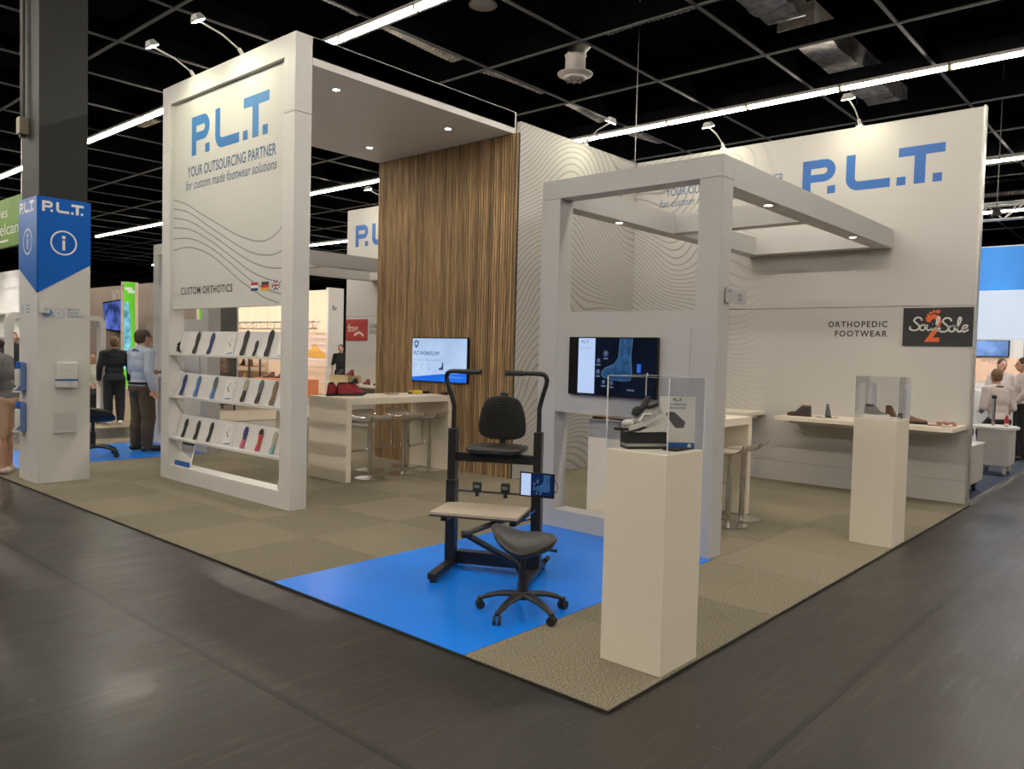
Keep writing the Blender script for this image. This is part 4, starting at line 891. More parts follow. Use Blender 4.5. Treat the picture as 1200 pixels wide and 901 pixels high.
# ================================================================== INSOLES AND CARDS ON THE PORTAL SHELVES
INS = smooth_path([(0.0, 0.0), (0.028, 0.006), (0.036, 0.03), (0.034, 0.07), (0.031, 0.105), (0.040, 0.15), (0.044, 0.185), (0.036, 0.225), (0.014, 0.245), (-0.008, 0.243), (-0.030, 0.215), (-0.036, 0.17), (-0.028, 0.12), (-0.030, 0.07), (-0.034, 0.03), (-0.024, 0.005), (0.0, 0.0)], 3)[:-1]
def insole(y, z, s, m1, label, m2=None, split=0.5, short=False, tilt=0.0):
    """thin cupped shoe insert standing on the ledge and leaning on the board."""
    t = thing('insole', label, 'insole', (0, y, z)); sl = (LEAN1-LEAN0)/BH
    def mpp(x, y_, d=0.0):
        xx = x*s + tilt*y_*s; zz = y_*s; curl = 0.010*max(0, 0.09-y_)/0.09 + 0.35*(x*s)**2*8*max(0, 1-y_/0.2)
        return Vector((LEAN0 - 0.004 + sl*zz - d - curl, -xx, zz + 0.002))
    def half(poly, m, nm, dd=0.0):
        MB().prism(poly, mpp, 0.0+dd, 0.006+dd).build(nm, m, t, smooth=False)
    if m2 is None: half(INS, m1, 'insert')
    else:
        c = split*0.245
        half([(x, min(y_, c)) for x, y_ in INS if y_ <= c+0.02], m2, 'heel_half'); half([(x, max(y_, c)) for x, y_ in INS if y_ >= c-0.02], m1, 'toe_half')
    o = MB(); hp = [(x, y_) for x, y_ in INS if y_ < 0.085]
    return t
k_black = mat('insole_black', (0.012, 0.012, 0.013), 0.6, 0, 40, 0.3); k_navy = mat('insole_navy', (0.012, 0.03, 0.14), 0.6, 0, 40, 0.2); k_blue = mat('insole_blue', (0.05, 0.16, 0.42), 0.6, 0, 40, 0.2)
k_grey = mat('insole_grey', (0.09, 0.095, 0.10), 0.6, 0, 40, 0.2); k_beige = mat('insole_beige', (0.38, 0.33, 0.24), 0.6, 0, 40, 0.2); k_brown = mat('insole_brown', (0.17, 0.11, 0.065), 0.6, 0, 40, 0.2)
k_red = mat('insole_red', (0.42, 0.02, 0.025), 0.5, 0, 40, 0.2); k_pink = mat('insole_pink', (0.55, 0.10, 0.18), 0.5); k_teal = mat('insole_teal', (0.16, 0.33, 0.30), 0.5)
z1_, z2_, z3_ = SH
t = thing('ankle_brace', 'black strapped ankle brace at the left end of the top shelf', 'brace', (LEAN0-0.035, 6.47, z1_))
for pts in ([(0, 0.035, 0.012), (0, 0.005, 0.06), (0.004, -0.02, 0.12)], [(0, -0.03, 0.012), (0, 0.0, 0.07), (0.006, 0.025, 0.10)], [(0, 0.03, 0.06), (0.0, -0.012, 0.05)]):
    MB().tube(pts, 0.011, 8).build('strap', k_black, t, smooth=True)
MB().box(-0.012, 0.012, 0.018, 0.045, 0.0, 0.02).build('foot_plate', card_w, t)
insole(6.184, z1_, 0.93, k_black, 'slim black insole left of the navy one on the top shelf')
insole(5.877, z1_, 0.90, k_navy, 'navy insole on the top shelf')
insole(5.222, z1_, 1.0, k_black, 'wide black insole right of the card on the top shelf')
insole(5.005, z1_, 0.60, k_black, 'short black insole on the top shelf')
insole(4.787, z1_, 1.02, k_black, 'tall black insole at the right end of the top shelf')
insole(6.465, z2_, 0.90, k_navy, 'navy insole at the left end of the middle shelf')
insole(6.159, z2_, 0.88, k_blue, 'bright blue insole on the middle shelf')
insole(5.803, z2_, 0.90, k_grey, 'insole with grey toe and blue heel on the middle shelf', k_blue, 0.5)
insole(5.21, z2_, 0.92, k_beige, 'insole with beige toe and black heel on the middle shelf', k_black, 0.5)
insole(4.943, z2_, 0.92, k_grey, 'insole with grey toe and black heel on the middle shelf', k_black, 0.45)
insole(4.693, z2_, 0.92, k_brown, 'brown insole at the right end of the middle shelf')
insole(6.419, z3_, 0.80, k_black, 'black insole at the left end of the bottom shelf')
insole(6.15, z3_, 0.80, k_black, 'black insole second from the left on the bottom shelf')
insole(5.87, z3_, 0.82, k_black, 'black insole beside the card on the bottom shelf')
insole(5.205, z3_, 0.86, k_navy, 'blue insole with pink heel on the bottom shelf', k_pink, 0.42)
insole(4.928, z3_, 0.86, k_red, 'red insole with a black toe on the bottom shelf', k_red, 0.5)
MB().prism([(x, max(y_, 0.185)) for x, y_ in INS if y_ >= 0.165], lambda x, y_, d=0.0: Vector((LEAN0 - 0.012 + (LEAN1-LEAN0)/BH*y_*0.86 - d, -x*0.86, y_*0.86+0.002)), 0, 0.003).build('black_toe', k_black, bpy.data.objects['insole.015'])
insole(4.683, z3_, 0.84, k_beige, 'beige insole with a teal heel on the bottom shelf', k_teal, 0.4)
def card(y, z, label, h=0.205, wd=0.15):
    t = thing('info_card', label, 'card', (0, y, z)); sl = (LEAN1-LEAN0)/BH
    mp = lambda x, y_, d=0.0: Vector((LEAN0 - 0.003 + sl*y_ - d, wd/2 - x, y_ + 0.002))
    MB().prism(rect(0, wd, 0, h), mp, 0, 0.002).build('sheet', card_w, t)
    q = MB(); q.flat([(wd*0.05, 0.006), (wd, 0.014), (wd, 0.028), (wd*0.5, 0.02)], mp, 0.003); q.build('blue_band', blue_print, t)
    for k in range(3):
        q = MB(); q.flat(rect(wd*0.35, wd*0.8, h*0.80-0.018*k, h*0.80-0.018*k+0.008), mp, 0.003); q.build('text_line', card_grey, t)
    q = MB(); q.flat([(wd*0.25, h*0.62), (wd*0.35, h*0.66), (wd*0.72, h*0.42), (wd*0.66, h*0.36), (wd*0.45, h*0.46)], mp, 0.003); q.build('picture', mat('card_picture', (0.25, 0.28, 0.33), 0.6), t)
card(5.50, z1_, 'white info card in the middle of the top shelf'); card(4.56, z1_, 'white info card at the right end of the top shelf')
card(5.52, z2_, 'white info card in the middle of the middle shelf'); card(5.53, z3_, 'white info card in the middle of the bottom shelf')
t = thing('leaflet_stand', 'leaflet stand with a blue foot at the bottom left of the portal', 'leaflet stand', (1.30, 6.37, 0.155))
b = MB(); b.prism(rect(-0.135, 0.135, 0.0, 0.27), lambda x, y, d: Vector((0.02 + 0.06*y/0.27 - d, -x, y)), 0, 0.012); b.build('leaflet', card_w, t)
b = MB(); b.prism(rect(-0.15, 0.15, 0.0, 0.05), lambda x, y, d: Vector((0.0 - d, -x, y)), 0, 0.02); b.build('blue_foot', blue_print, t)
b = MB(); b.flat(rect(-0.135, 0.135, 0.22, 0.27), lambda x, y, d=0: Vector((0.02 + 0.06*y/0.27 - 0.0135, -x, y))); b.build('dark_header', blue_dark_print, t)
b = MB(); b.flat([(-0.135, 0.16), (0.135, 0.09), (0.135, 0.22), (-0.135, 0.22)], lambda x, y, d=0: Vector((0.02 + 0.06*y/0.27 - 0.013, -x, y))); b.build('grey_picture', card_grey, t)
b = MB(); rings = []
for z, s in ((0.0, 0.8), (0.03, 1.0), (0.07, 0.8), (0.10, 0.35), (0.125, 0.45)):
    rings.append([(0.03*s*math.cos(a_*PI/5), 0.03*s*math.sin(a_*PI/5)*(1+0.25*(a_ % 2)), z) for a_ in range(10)])
o = b.loft(rings).build('plastic_bag', mat('thin_white_plastic', (0.62, 0.62, 0.65), 0.25), None); o.location = (1.30, 4.49, 0.155); tag(o, 'small crumpled white bag at the right end of the portal sill', 'bag')

# ================================================================== SHOES
def shoe(loc, rz, label, upper, sole, kind='low', L=0.27, name='shoe', lace=None, tilt=0.0, accent=None):
    """toe towards +x."""
    t = thing(name, label, 'shoe' if name == 'shoe' else name.replace('_', ' '), loc, rz); k = L/0.27; H = {'low': 0.085, 'mid': 0.125, 'boot': 0.20}[kind]
    def outline(s=1.0):
        base = [(-0.13, 0.0, ), (-0.12, 0.03), (-0.06, 0.034), (0.0, 0.034), (0.06, 0.044), (0.10, 0.038), (0.135, 0.012), (0.14, -0.005), (0.12, -0.032), (0.07, -0.042), (0.0, -0.034), (-0.06, -0.032), (-0.12, -0.028)]
        return smooth_path([(x*s, y*s) for x, y in base] + [(base[0][0]*s, 0.0)], 2)[:-1]
    o2 = outline()
    MB().loft([[(x*k*s, y*k*s, z*k) for x, y in o2] for z, s in ((0.0, 0.97), (0.004, 1.0), (0.022, 1.0), (0.026, 0.98))]).build('sole', sole, t, smooth=True)
    rings = []; n = 14
    for i in range(15):
        u_ = i/14.0; x = -0.125 + 0.258*u_
        wd = 0.034*(1-0.15*math.cos(u_*PI*2)) if u_ < 0.5 else 0.040*math.sqrt(max(0.02, 1-((u_-0.55)/0.46)**2))
        if u_ < 0.06: wd *= 0.75
        top = H if u_ < 0.38 else H + (0.052-H)*min(1, (u_-0.38)/0.27) if u_ < 0.65 else 0.052 - 0.018*((u_-0.65)/0.35)**1.5
        if u_ < 0.38 and kind != 'low': top = H - 0.01*math.sin(u_/0.38*PI)
        if u_ < 0.38 and kind == 'low': top = H*(0.98 - 0.22*math.sin(u_/0.38*PI))
        z0 = 0.022; ring = []
        for j in range(n):
            a = PI*j/(n-1); cy = math.cos(a); sz = max(0.0, math.sin(a))**0.6
            ring.append((x*k, wd*cy*k*(1-0.35*sz*(1 if u_ < 0.45 else 0.2)), (z0+(top-z0)*sz)*k))
        rings.append(ring)
    MB().loft(rings).build('upper', upper, t, smooth=True)
    # collar opening
    MB().loft([[(-0.075*k + 0.043*k*s*math.cos(2*PI*j/12), 0.021*k*s*math.sin(2*PI*j/12), (H + dz)*k) for j in range(12)] for dz, s in ((-0.012, 1.05), (0.004, 1.0), (0.004, 0.75))]).build('collar', accent or k_black, t, smooth=True)
    if lace:
        for q in range(4):
            x = 0.005+0.016*q; z = (H + (0.052-H)*min(1, max(0, (x+0.125)/0.258-0.38)/0.27)) + 0.001
            MB().tube([(x*k, -0.018*k, (z-0.006)*k), (x*k, 0, z*k), (x*k, 0.018*k, (z-0.006)*k)], 0.003*k, 6).build('lace', lace, t, smooth=True)
    MB().box(-0.13*k, -0.075*k, -0.028*k, 0.028*k, 0.0, 0.018*k).build('heel', sole, t, bevel=0.004)
    return t
lea_black = mat('black_leather', (0.014, 0.011, 0.010), 0.35, 0, 30, 0.2); lea_brown = mat('brown_leather', (0.13, 0.055, 0.022), 0.32, 0, 18, 0.35); lea_maroon = mat('maroon_leather', (0.07, 0.015, 0.012), 0.35)
sole_black = mat('black_rubber', (0.012, 0.012, 0.012), 0.6); sole_white = mat('white_rubber', (0.72, 0.70, 0.66), 0.5); suede_red = mat('red_suede', (0.24, 0.012, 0.02), 0.7, 0, 40, 0.2); tan_m = mat('tan_leather', (0.52, 0.34, 0.12), 0.4, 0, 20, 0.2); grey_fab = mat('grey_shoe_fabric', (0.17, 0.16, 0.15), 0.7, 0, 40, 0.2); pink_lea = mat('salmon_leather', (0.33, 0.10, 0.075), 0.5)
# on the long wall shelf
t = shoe((6.12, 1.64, 0.82), PI/2, 'black ankle boot with a maroon toe at the left end of the long wall shelf', lea_black, lea_maroon, 'mid', 0.27, 'shoe', None, accent=mat('brown_lining', (0.28, 0.15, 0.10), 0.6))
shoe((6.25, 1.37, 0.82), PI*1.15, 'tall dark grey boot standing on the long wall shelf', mat('slate_leather', (0.035, 0.04, 0.05), 0.4), sole_black, 'boot', 0.19)
t = thing('leather_samples', 'small pile of grey and brown leather samples on the long wall shelf', 'samples', (6.05, 1.33, 0.82))
for k, (x, y, a, m) in enumerate(((0, 0, 0.2, lea_brown), (0.02, -0.05, 1.0, grey_fab), (-0.01, 0.06, 2.0, k_grey), (0.02, -0.11, 0.5, k_grey))):
    MB().box(-0.03, 0.03, -0.022, 0.022, 0.004*k, 0.004*k+0.0035).xf(Matrix.Translation((x, y, 0)) @ Matrix.Rotation(a, 4, 'Z')).build('swatch', m, t)
shoe((6.20, 0.50, 0.82), -PI/2, 'brown leather lace up shoe on the long wall shelf', lea_brown, lea_black, 'low', 0.30, 'shoe', lea_black)
t = thing('leather_swatches', 'salmon leather swatches at the right end of the long wall shelf', 'samples', (6.15, 0.20, 0.82))
MB().box(-0.05, 0.05, 0.03, 0.13, 0, 0.008).build('swatch', pink_lea, t, bevel=0.002)
rg = [[(x, -0.12+0.02*i, 0.006+0.03*abs(math.sin(i*0.9))+z) for x, z in ((-0.06, 0), (0.06, 0), (0.06, 0.012), (-0.06, 0.012))] for i in range(9)]
MB().loft(rg).build('folded_swatch', pink_lea, t)
tag(MB().box(5.93, 6.02, 0.35, 0.75, 0.8205, 0.8235).build('paper_strip', card_w), 'pale paper strip lying on the front of the long wall shelf', 'paper')
# behind the right counter
shoe((6.25, 2.80, 0.82), PI*1.2, 'gold tan boot on the shelf behind the right counter', tan_m, mat('tan_sole', (0.25, 0.15, 0.06), 0.6), 'boot', 0.19, accent=tan_m)
tag(MB().box(6.10, 6.32, 2.40, 2.62, 0.8205, 0.826).build('leaflet', card_w), 'white leaflet lying on the shelf behind the right counter', 'leaflet')
tag(MB().box(3.55, 3.95, 1.46, 1.72, 0.913, 0.922).build('folder', mat('salmon_card', (0.58, 0.22, 0.15), 0.5)), 'salmon coloured folder on the right counter', 'folder')
tag(MB().box(2.76, 3.02, 1.97, 2.09, 0.913, 0.935).build('leather_sample', lea_brown, bevel=0.004), 'brown leather sample on the end of the right counter', 'sample')
tag(MB().box(2.78, 2.98, 1.55, 1.93, 0.913, 0.930).build('sample_board', mat('dark_taupe', (0.10, 0.08, 0.065), 0.5), bevel=0.004), 'dark sample board on the end of the right counter', 'sample')
# middle counter
for k, (x, y, rz, m, lb) in enumerate(((2.72, 5.66, 0.5, suede_red, 'red and black shoe at the left of the pile on the middle counter'), (2.86, 5.56, -0.3, suede_red, 'red and black shoe in the middle of the pile on the middle counter'), (3.02, 5.66, 0.2, suede_red, 'red and black shoe at the right of the pile on the middle counter'))):
    shoe((x, y, 0.913), rz, lb, m, sole_black, 'mid', 0.32)
tag(MB().box(3.40, 3.56, 5.52, 5.60, 0.913, 0.922).build('phone', mat('bronze_phone', (0.25, 0.19, 0.14), 0.3), bevel=0.003), 'bronze phone lying on the middle counter', 'phone')
t = thing('tape_roll', 'yellow tape dispenser on the middle counter below the lit screen', 'tape', (3.86, 5.56, 0.913))
MB().box(-0.09, 0.09, -0.035, 0.035, 0.0, 0.045).build('body', mat('yellow_plastic', (0.72, 0.48, 0.02), 0.45), t, bevel=0.012)
MB().box(-0.10, -0.085, -0.03, 0.03, 0.0, 0.02).build('blade', black_plastic, t)
tag(MB().box(3.97, 4.03, 5.50, 5.60, 0.913, 0.945).build('marker_box', lea_black, bevel=0.004), 'small black box beside the yellow tape on the middle counter', 'box')
tag(MB().box(3.98, 4.05, 5.17, 5.24, 0.913, 0.95).build('small_box', lea_maroon, bevel=0.004), 'small maroon box at the right end of the middle counter', 'box')
# shelf beyond the slats
shoe((6.20, 10.30, 0.96), PI/2, 'black boot standing on a tan box beyond the middle counter', lea_black, sole_black, 'mid', 0.22)
shoe((6.20, 10.02, 0.96), PI/2, 'red boot standing on a tan box beyond the middle counter', suede_red, sole_black, 'mid', 0.22)
tag(MB().box(6.05, 6.35, 9.88, 10.44, 0.821, 0.96).build('shoe_box', mat('tan_card', (0.50, 0.38, 0.22), 0.6), bevel=0.003), 'tan box carrying a black and a red boot', 'box')
shoe((6.10, 9.78, 0.82), PI, 'small black boot on the shelf below the red sign', lea_black, sole_black, 'mid', 0.2)
shoe((6.10, 9.40, 0.82), PI/2, 'single red shoe on the shelf below the red sign', suede_red, sole_black, 'mid', 0.2)
shoe((6.05, 9.05, 0.82), PI/2, 'grey and black shoe beside the slats on the far shelf', k_grey, sole_black, 'mid', 0.2)
shoe((6.02, 8.90, 0.82), -PI/2, 'black shoe right beside the slats on the far shelf', lea_black, sole_black, 'low', 0.26)
# foreground pedestal display
z0 = 1.0108
t = thing('display_block', 'black display block with a silver strip under the sneaker', 'display block', (0.585, 0.235, z0), -0.62)
MB().box(-0.10, 0.10, -0.045, 0.045, 0, 0.08).build('block', black_plastic, t, bevel=0.003)
MB().box(-0.1005, 0.1005, -0.0465, 0.045, 0.012, 0.026).build('silver_strip', steel, t)
tag(MB().box(0.585, 0.76, 0.055, 0.13, z0, z0+0.008).xf(Matrix.Identity(4)).build('insole_sample', k_black, bevel=0.003), 'flat black sample lying in front of the display block', 'sample')
t = shoe((0.575, 0.225, z0+0.118), 2.75, 'silver and white sneaker with a raised black tongue in the foreground case', mat('silver_knit', (0.40, 0.37, 0.34), 0.5, 0, 60, 0.3), sole_white, 'low', 0.235, 'shoe', k_black)
t.rotation_euler = (0, 0.30, 2.75)
MB().tube([(0.03, 0, 0.058), (-0.02, 0, 0.085), (-0.055, 0, 0.118)], [0.014, 0.026, 0.020], 10, True, 0.5).build('tongue', k_black, t, smooth=True)
MB().tube([(0.045, 0.0, 0.055), (0.03, 0, 0.075), (0.012, 0, 0.082)], [0.016, 0.02, 0.014], 8).build('lace_knot', k_black, t, smooth=True)
wd_ = MB().prism([(-0.10, 0.0), (0.075, 0.0), (-0.10, 0.048)], lambda x, y, d: Vector((x, -0.036 + d, y)), 0.0, 0.072).build('white_wedge', sole_white); wd_.location = (0.585, 0.222, z0+0.0805); wd_.rotation_euler = (0, 0, 2.75); tag(wd_, 'white wedge propping up the sneaker heel', 'wedge')
MB().ball((0.092, 0, 0.034), (0.026, 0.033, 0.016)).build('toe_cap', sole_white, t, smooth=True)
q = MB(); q.tube([(0.05, 0.036, 0.03), (0.015, 0.033, 0.055), (-0.03, 0.030, 0.04)], 0.006, 6).build('side_stripe', white_print, t, smooth=True)
o = MB().prism([(x*0.85, y*0.95) for x, y in INS], lambda x, y, d=0: Vector((x, y-0.12, d)), 0, 0.012).build('insole_sample', k_black, bevel=0.002); o.location = (0.535, 0.25, z0+0.0895); o.rotation_euler = (0, 0, 1.15); tag(o, 'black insert lying on the display block under the sneaker toe', 'insole')
t = thing('poster_card', 'white card picturing a grey insert inside the foreground case', 'card', (0.695, 0.118, z0), -0.85)
mp = lambda x, y, d=0.0: Vector((-0.085 + x*0.83, 0.02*y - d, y))
MB().prism(rect(0, 0.205, 0, 0.25), mp, 0, 0.003).build('sheet', card_w, t)
q = MB(); q.flat(rect(0, 0.205, 0.0, 0.03), mp, 0.004); q.build('blue_band', blue_print, t)
q = MB(); q.flat(arc(0.175, 0.015, 0.011, 0, 340, 12), mp, 0.0045); q.build('logo_dot', white_print, t)
q = MB(); q.flat([(0.035, 0.165), (0.05, 0.178), (0.085, 0.175), (0.15, 0.128), (0.14, 0.10), (0.095, 0.098), (0.075, 0.115)], mp, 0.004); q.build('picture', mat('insert_picture', (0.10, 0.095, 0.10), 0.6), t)
put_logo(lambda x, y, d=0: mp(0.075+x, 0.228+y, d+0.002), 0.05, black_print, t, False)
text_mb('3D PRINTED', lambda x, y, d=0: mp(0.045+x, 0.207+y, d), width=0.11, height=0.010, bold=0.02, d=0.004).build('lettering', blue_dark_print, t)
text_mb('ORTHOTICS', lambda x, y, d=0: mp(0.045+x, 0.190+y, d), width=0.105, height=0.010, bold=0.02, d=0.004).build('lettering', blue_dark_print, t)
# small case
shoe((4.02, 0.20, 1.012), -PI/2-0.1, 'grey and white high top in the case by the wall', grey_fab, sole_white, 'mid', 0.20, 'shoe', k_black)
tag(MB().box(3.93, 4.10, 0.04, 0.30, 1.002, 1.012).build('plinth_plate', sole_white, bevel=0.002), 'thin white plate under the grey high top', 'plate')
shoe((4.12, 0.10, 1.0025), -PI/2, 'small brown boot in the case by the wall', lea_brown, sole_black, 'boot', 0.13)
for y, lb in ((0.30, 'left pale blue text sheet in the case by the wall'), (0.05, 'right pale blue text sheet in the case by the wall')):
    t = thing('text_sheet', lb, 'sheet', (4.20, y, 1.003)); MB().box(-0.002, 0, -0.045, 0.0, 0, 0.27).build('sheet', mat('pale_blue_paper', (0.52, 0.53, 0.60), 0.5), t)
    for k in range(7): MB().box(-0.0028, -0.002, -0.040, -0.006, 0.03+0.033*k, 0.036+0.033*k).build('text_line', card_grey, t)

# ================================================================== PEOPLE
def remeshed(mb, name, m, parent, voxel, it=6):
    me = mb.mesh(name, m); o = bpy.data.objects.new(name, me); C.objects.link(o)
    r = o.modifiers.new('r', 'REMESH'); r.mode = 'VOXEL'; r.voxel_size = voxel; r.use_smooth_shade = True
    s = o.modifiers.new('s', 'SMOOTH'); s.iterations = it; s.factor = 0.5
    dg = bpy.context.evaluated_depsgraph_get(); dg.update(); new = bpy.data.meshes.new_from_object(o.evaluated_get(dg))
    o.modifiers.clear(); o.data = new
    if not new.materials: new.materials.append(m)
    o.parent = parent; return o
def chain(mb, pts, rs, n=10, m=7):
    for (a, b_, ra, rb) in zip(pts[:-1], pts[1:], rs[:-1], rs[1:]):
        a, b_ = Vector(a), Vector(b_); k = max(2, int((b_-a).length/(0.4*min(ra, rb))))
        for i in range(k+1): mb.ball(a.lerp(b_, i/k), ra+(rb-ra)*i/k, n, m)
def person(label, loc, rotz, H, top, bottom, hair, shoes, arms=None, legs=None, sleeve='long', lower='trousers', lean=0.0, voxel=0.012, female=False, hips_z=0.93, head_tilt=0.0, extras=None, skin=None, collar=None, build=1.0):
    """forward = +y, person's right = +x."""
    sk = skin or skin_m
    t = thing('person', label, 'person', loc, rotz, None, H/1.78); t.scale = (H/1.78*build, H/1.78*build, H/1.78)
    dz = hips_z - 0.93; ln = lambda p: (p[0], p[1] + lean*(p[2]-0.93), p[2] + dz - 0.15*lean*max(0, p[2]-1.2))
    hw = 0.95 if female else 1.0
    sh = [ln((s*0.182*hw, -0.01, 1.44)) for s in (-1, 1)]
    arms = arms or [[(-0.245, -0.03, 1.16), (-0.25, 0.03, 0.92)], [(0.245, -0.03, 1.16), (0.25, 0.03, 0.92)]]
    legs = legs or [[(-0.10, 0.015, 0.50), (-0.10, -0.02, 0.09), (-0.12, 0.15, 0.035)], [(0.10, 0.015, 0.50), (0.10, -0.02, 0.09), (0.12, 0.15, 0.035)]]
    hip = [(-0.088, 0, hips_z), (0.088, 0, hips_z)]; hd = Vector(ln((0, 0.02, 1.665))); hd = hd + Vector((0, 0.10*head_tilt, -0.05*head_tilt))
    def torso(mb, g):
        mb.ball((0, -0.01, hips_z+0.03), (0.165+g, 0.118+g, 0.125+g), 16, 12); mb.ball(ln((0, 0.0, 1.10)), (0.146*hw+g, 0.104+g, 0.14+g), 16, 12)
        mb.ball(ln((0, -0.005, 1.27)), (0.165*hw+g, 0.112+g, 0.16+g), 16, 12); mb.ball(ln((0, -0.01, 1.38)), (0.165*hw+g, 0.095+g, 0.10+g), 16, 12)
        chain(mb, [sh[0], ln((0, -0.01, 1.47)), sh[1]], [0.062+g, 0.058+g, 0.062+g])
    def arm(mb, i, g, full=True):
        e, w_ = arms[i]; chain(mb, [sh[i], e], [0.056+g, 0.043+g*1.2])
        if full: chain(mb, [e, w_], [0.043+g*1.2, 0.028+g*1.3])
    def leg(mb, i, g, upto=1.0, flare=0.0):
        k, a, _ = legs[i]; chain(mb, [hip[i], k], [0.092+g, 0.060+g+flare]); 
        if upto >= 1.0:
            mid = tuple(k[j]*0.62 + a[j]*0.38 + (-0.012 if j == 1 else 0) for j in range(3)); chain(mb, [k, mid, a], [0.058+g+flare, 0.056+g+flare, 0.037+g+flare])
    b = MB(); torso(b, 0)
    for i in (0, 1):
        arm(b, i, 0); leg(b, i, 0)
        e, w_ = Vector(arms[i][0]), Vector(arms[i][1]); d = (w_-e).normalized(); s = -1 if i == 0 else 1
        side = d.cross(Vector((s, 0.2, 0))).normalized() if abs(d.z) > 0.5 else Vector((0, 0, 1)).cross(d).normalized()
        nrm = d.cross(side).normalized()
        pc = w_ + d*0.05; b.ball(pc, (0.03, 0.036, 0.042), 10, 8)
        for q, (off, lng) in enumerate(((-0.030, 0.060), (-0.010, 0.075), (0.010, 0.080), (0.029, 0.072))):
            p0 = pc + d*0.025 + side*off; p1 = p0 + d*lng*0.5 - nrm*s*0.004; p2 = p1 + d*lng*0.38 - nrm*s*0.022
            chain(b, [p0, p1, p2], [0.0105, 0.0098, 0.0085], 8, 6)
        p0 = w_ + d*0.03 + side*0.03; chain(b, [p0, p0 + side*0.028 + d*0.028, p0 + side*0.030 + d*0.058], [0.013, 0.012, 0.010], 8, 6)
        k, a, toe = legs[i]; chain(b, [a, (a[0], a[1]-0.02, 0.045), toe], [0.040, 0.040, 0.030])
    chain(b, [ln((0, -0.015, 1.46)), hd + Vector((0, -0.02, -0.06))], [0.058, 0.052])
    b.ball(hd, (0.077, 0.096, 0.115), 16, 12); b.ball(hd + Vector((0, 0.03, -0.062)), (0.056, 0.062, 0.058), 12, 8)
    chain(b, [hd + Vector((0, 0.092, 0.012)), hd + Vector((0, 0.108, -0.022))], [0.010, 0.017]); b.ball(hd + Vector((0, 0.088, -0.058)), (0.026, 0.012, 0.012))
    for s in (-1, 1): b.ball(hd + Vector((s*0.080, -0.004, -0.008)), (0.012, 0.020, 0.032)); b.ball(hd + Vector((s*0.034, 0.080, 0.030)), (0.024, 0.014, 0.008))
    remeshed(b, 'body', sk, t, min(voxel, 0.010), 4)
    for s in (-1, 1): MB().ball(hd + Vector((s*0.031, 0.086, 0.008)), (0.012, 0.010, 0.008)).build('eye', black_print, t, smooth=True)
    MB().ball(hd + Vector((0, 0.094, -0.062)), (0.022, 0.008, 0.005)).build('mouth', mat('lip', (0.30, 0.10, 0.08), 0.5), t, smooth=True)
    h = MB(); h.ball(hd + Vector((0, -0.018, 0.022)), (0.085, 0.102, 0.112), 18, 14); h.ball(hd + Vector((0, -0.04, -0.035)), (0.074, 0.075, 0.06), 14, 10)
    if female: h.ball(hd + Vector((0, -0.05, -0.07)), (0.085, 0.07, 0.10), 14, 10); h.ball(hd + Vector((0, -0.11, 0.03)), 0.05)
    remeshed(h, 'hair', hair, t, voxel, 3)
    c = MB(); torso(c, 0.014)
    for i in (0, 1): arm(c, i, 0.013, sleeve == 'long')
    if collar: chain(c, [ln((0, -0.015, 1.47)), ln((0, -0.01, 1.515))], [0.070, 0.064])
    remeshed(c, 'top', top, t, voxel, 5)
    c = MB(); c.ball((0, -0.01, hips_z+0.0), (0.186, 0.140, 0.125), 16, 12)
    for i in (0, 1): leg(c, i, 0.016, 1.0 if lower == 'trousers' else 0.5, 0.012 if lower == 'trousers' else 0.0)
    remeshed(c, 'trousers' if lower == 'trousers' else 'shorts', bottom, t, voxel, 5)
    for i in (0, 1):
        k, a, toe = legs[i]; a = Vector(a); toe = Vector(toe); c = MB(); dv = (toe-a); dv.z = 0; dv.normalize()
        chain(c, [Vector((a.x, a.y, 0.052)) - dv*0.035, Vector((a.x, a.y, 0.056)) + dv*0.03, Vector((toe.x, toe.y, 0.042)), Vector((toe.x, toe.y, 0.036)) + dv*0.045], [0.048, 0.048, 0.046, 0.032])
        so = remeshed(c, 'shoe', shoes, t, voxel, 3)
    if extras: extras(t, hd, ln)
    return t
shirt_blue = mat('pale_blue_shirt', (0.40, 0.47, 0.60), 0.8, 0, 9, 0.08, 0.5, 14); chino = mat('brown_chino', (0.075, 0.055, 0.036), 0.85, 0, 9, 0.12, 0.4, 16); hair_b = mat('brown_hair', (0.045, 0.026, 0.016), 0.6, 0, 40, 0.4, 0.4, 90)
shoe_blk = mat('shoe_black', (0.013, 0.011, 0.010), 0.35); suit_m = mat('navy_suit', (0.010, 0.013, 0.022), 0.8, 0, 9, 0.15, 0.3, 16); polo_grey = mat('grey_polo', (0.15, 0.145, 0.145), 0.85, 0, 9, 0.1, 0.4, 16); shorts_beige = mat('beige_shorts', (0.52, 0.34, 0.22), 0.8, 0, 9, 0.06, 0.3, 16)
shirt_pale = mat('pale_pink_shirt', (0.56, 0.49, 0.47), 0.85, 0, 9, 0.06, 0.5, 14); black_tr = mat('black_trousers', (0.010, 0.010, 0.012), 0.85, 0, 9, 0.2); sneaker_m = mat('brown_white_sneaker', (0.50, 0.42, 0.37), 0.6, 0, 16, 0.5); hair_l = mat('light_brown_hair', (0.15, 0.085, 0.04), 0.6, 0, 40, 0.4); white_sneaker = mat('white_sneaker', (0.7, 0.66, 0.62), 0.6)
def man_extras(t, hd, ln):
    MB().loft([[(0.181*math.cos(2*PI*j/28), -0.008+0.135*math.sin(2*PI*j/28), z) for j in range(28)] for z in (0.985, 1.02)]).build('belt', shoe_blk, t, smooth=True)
    MB().tube([Vector(ln((-0.06, -0.085, 1.475))), Vector(ln((0.0, -0.10, 1.50))), Vector(ln((0.06, -0.085, 1.475)))], 0.010, 8).build('lanyard', blue_dark_print, t, smooth=True)
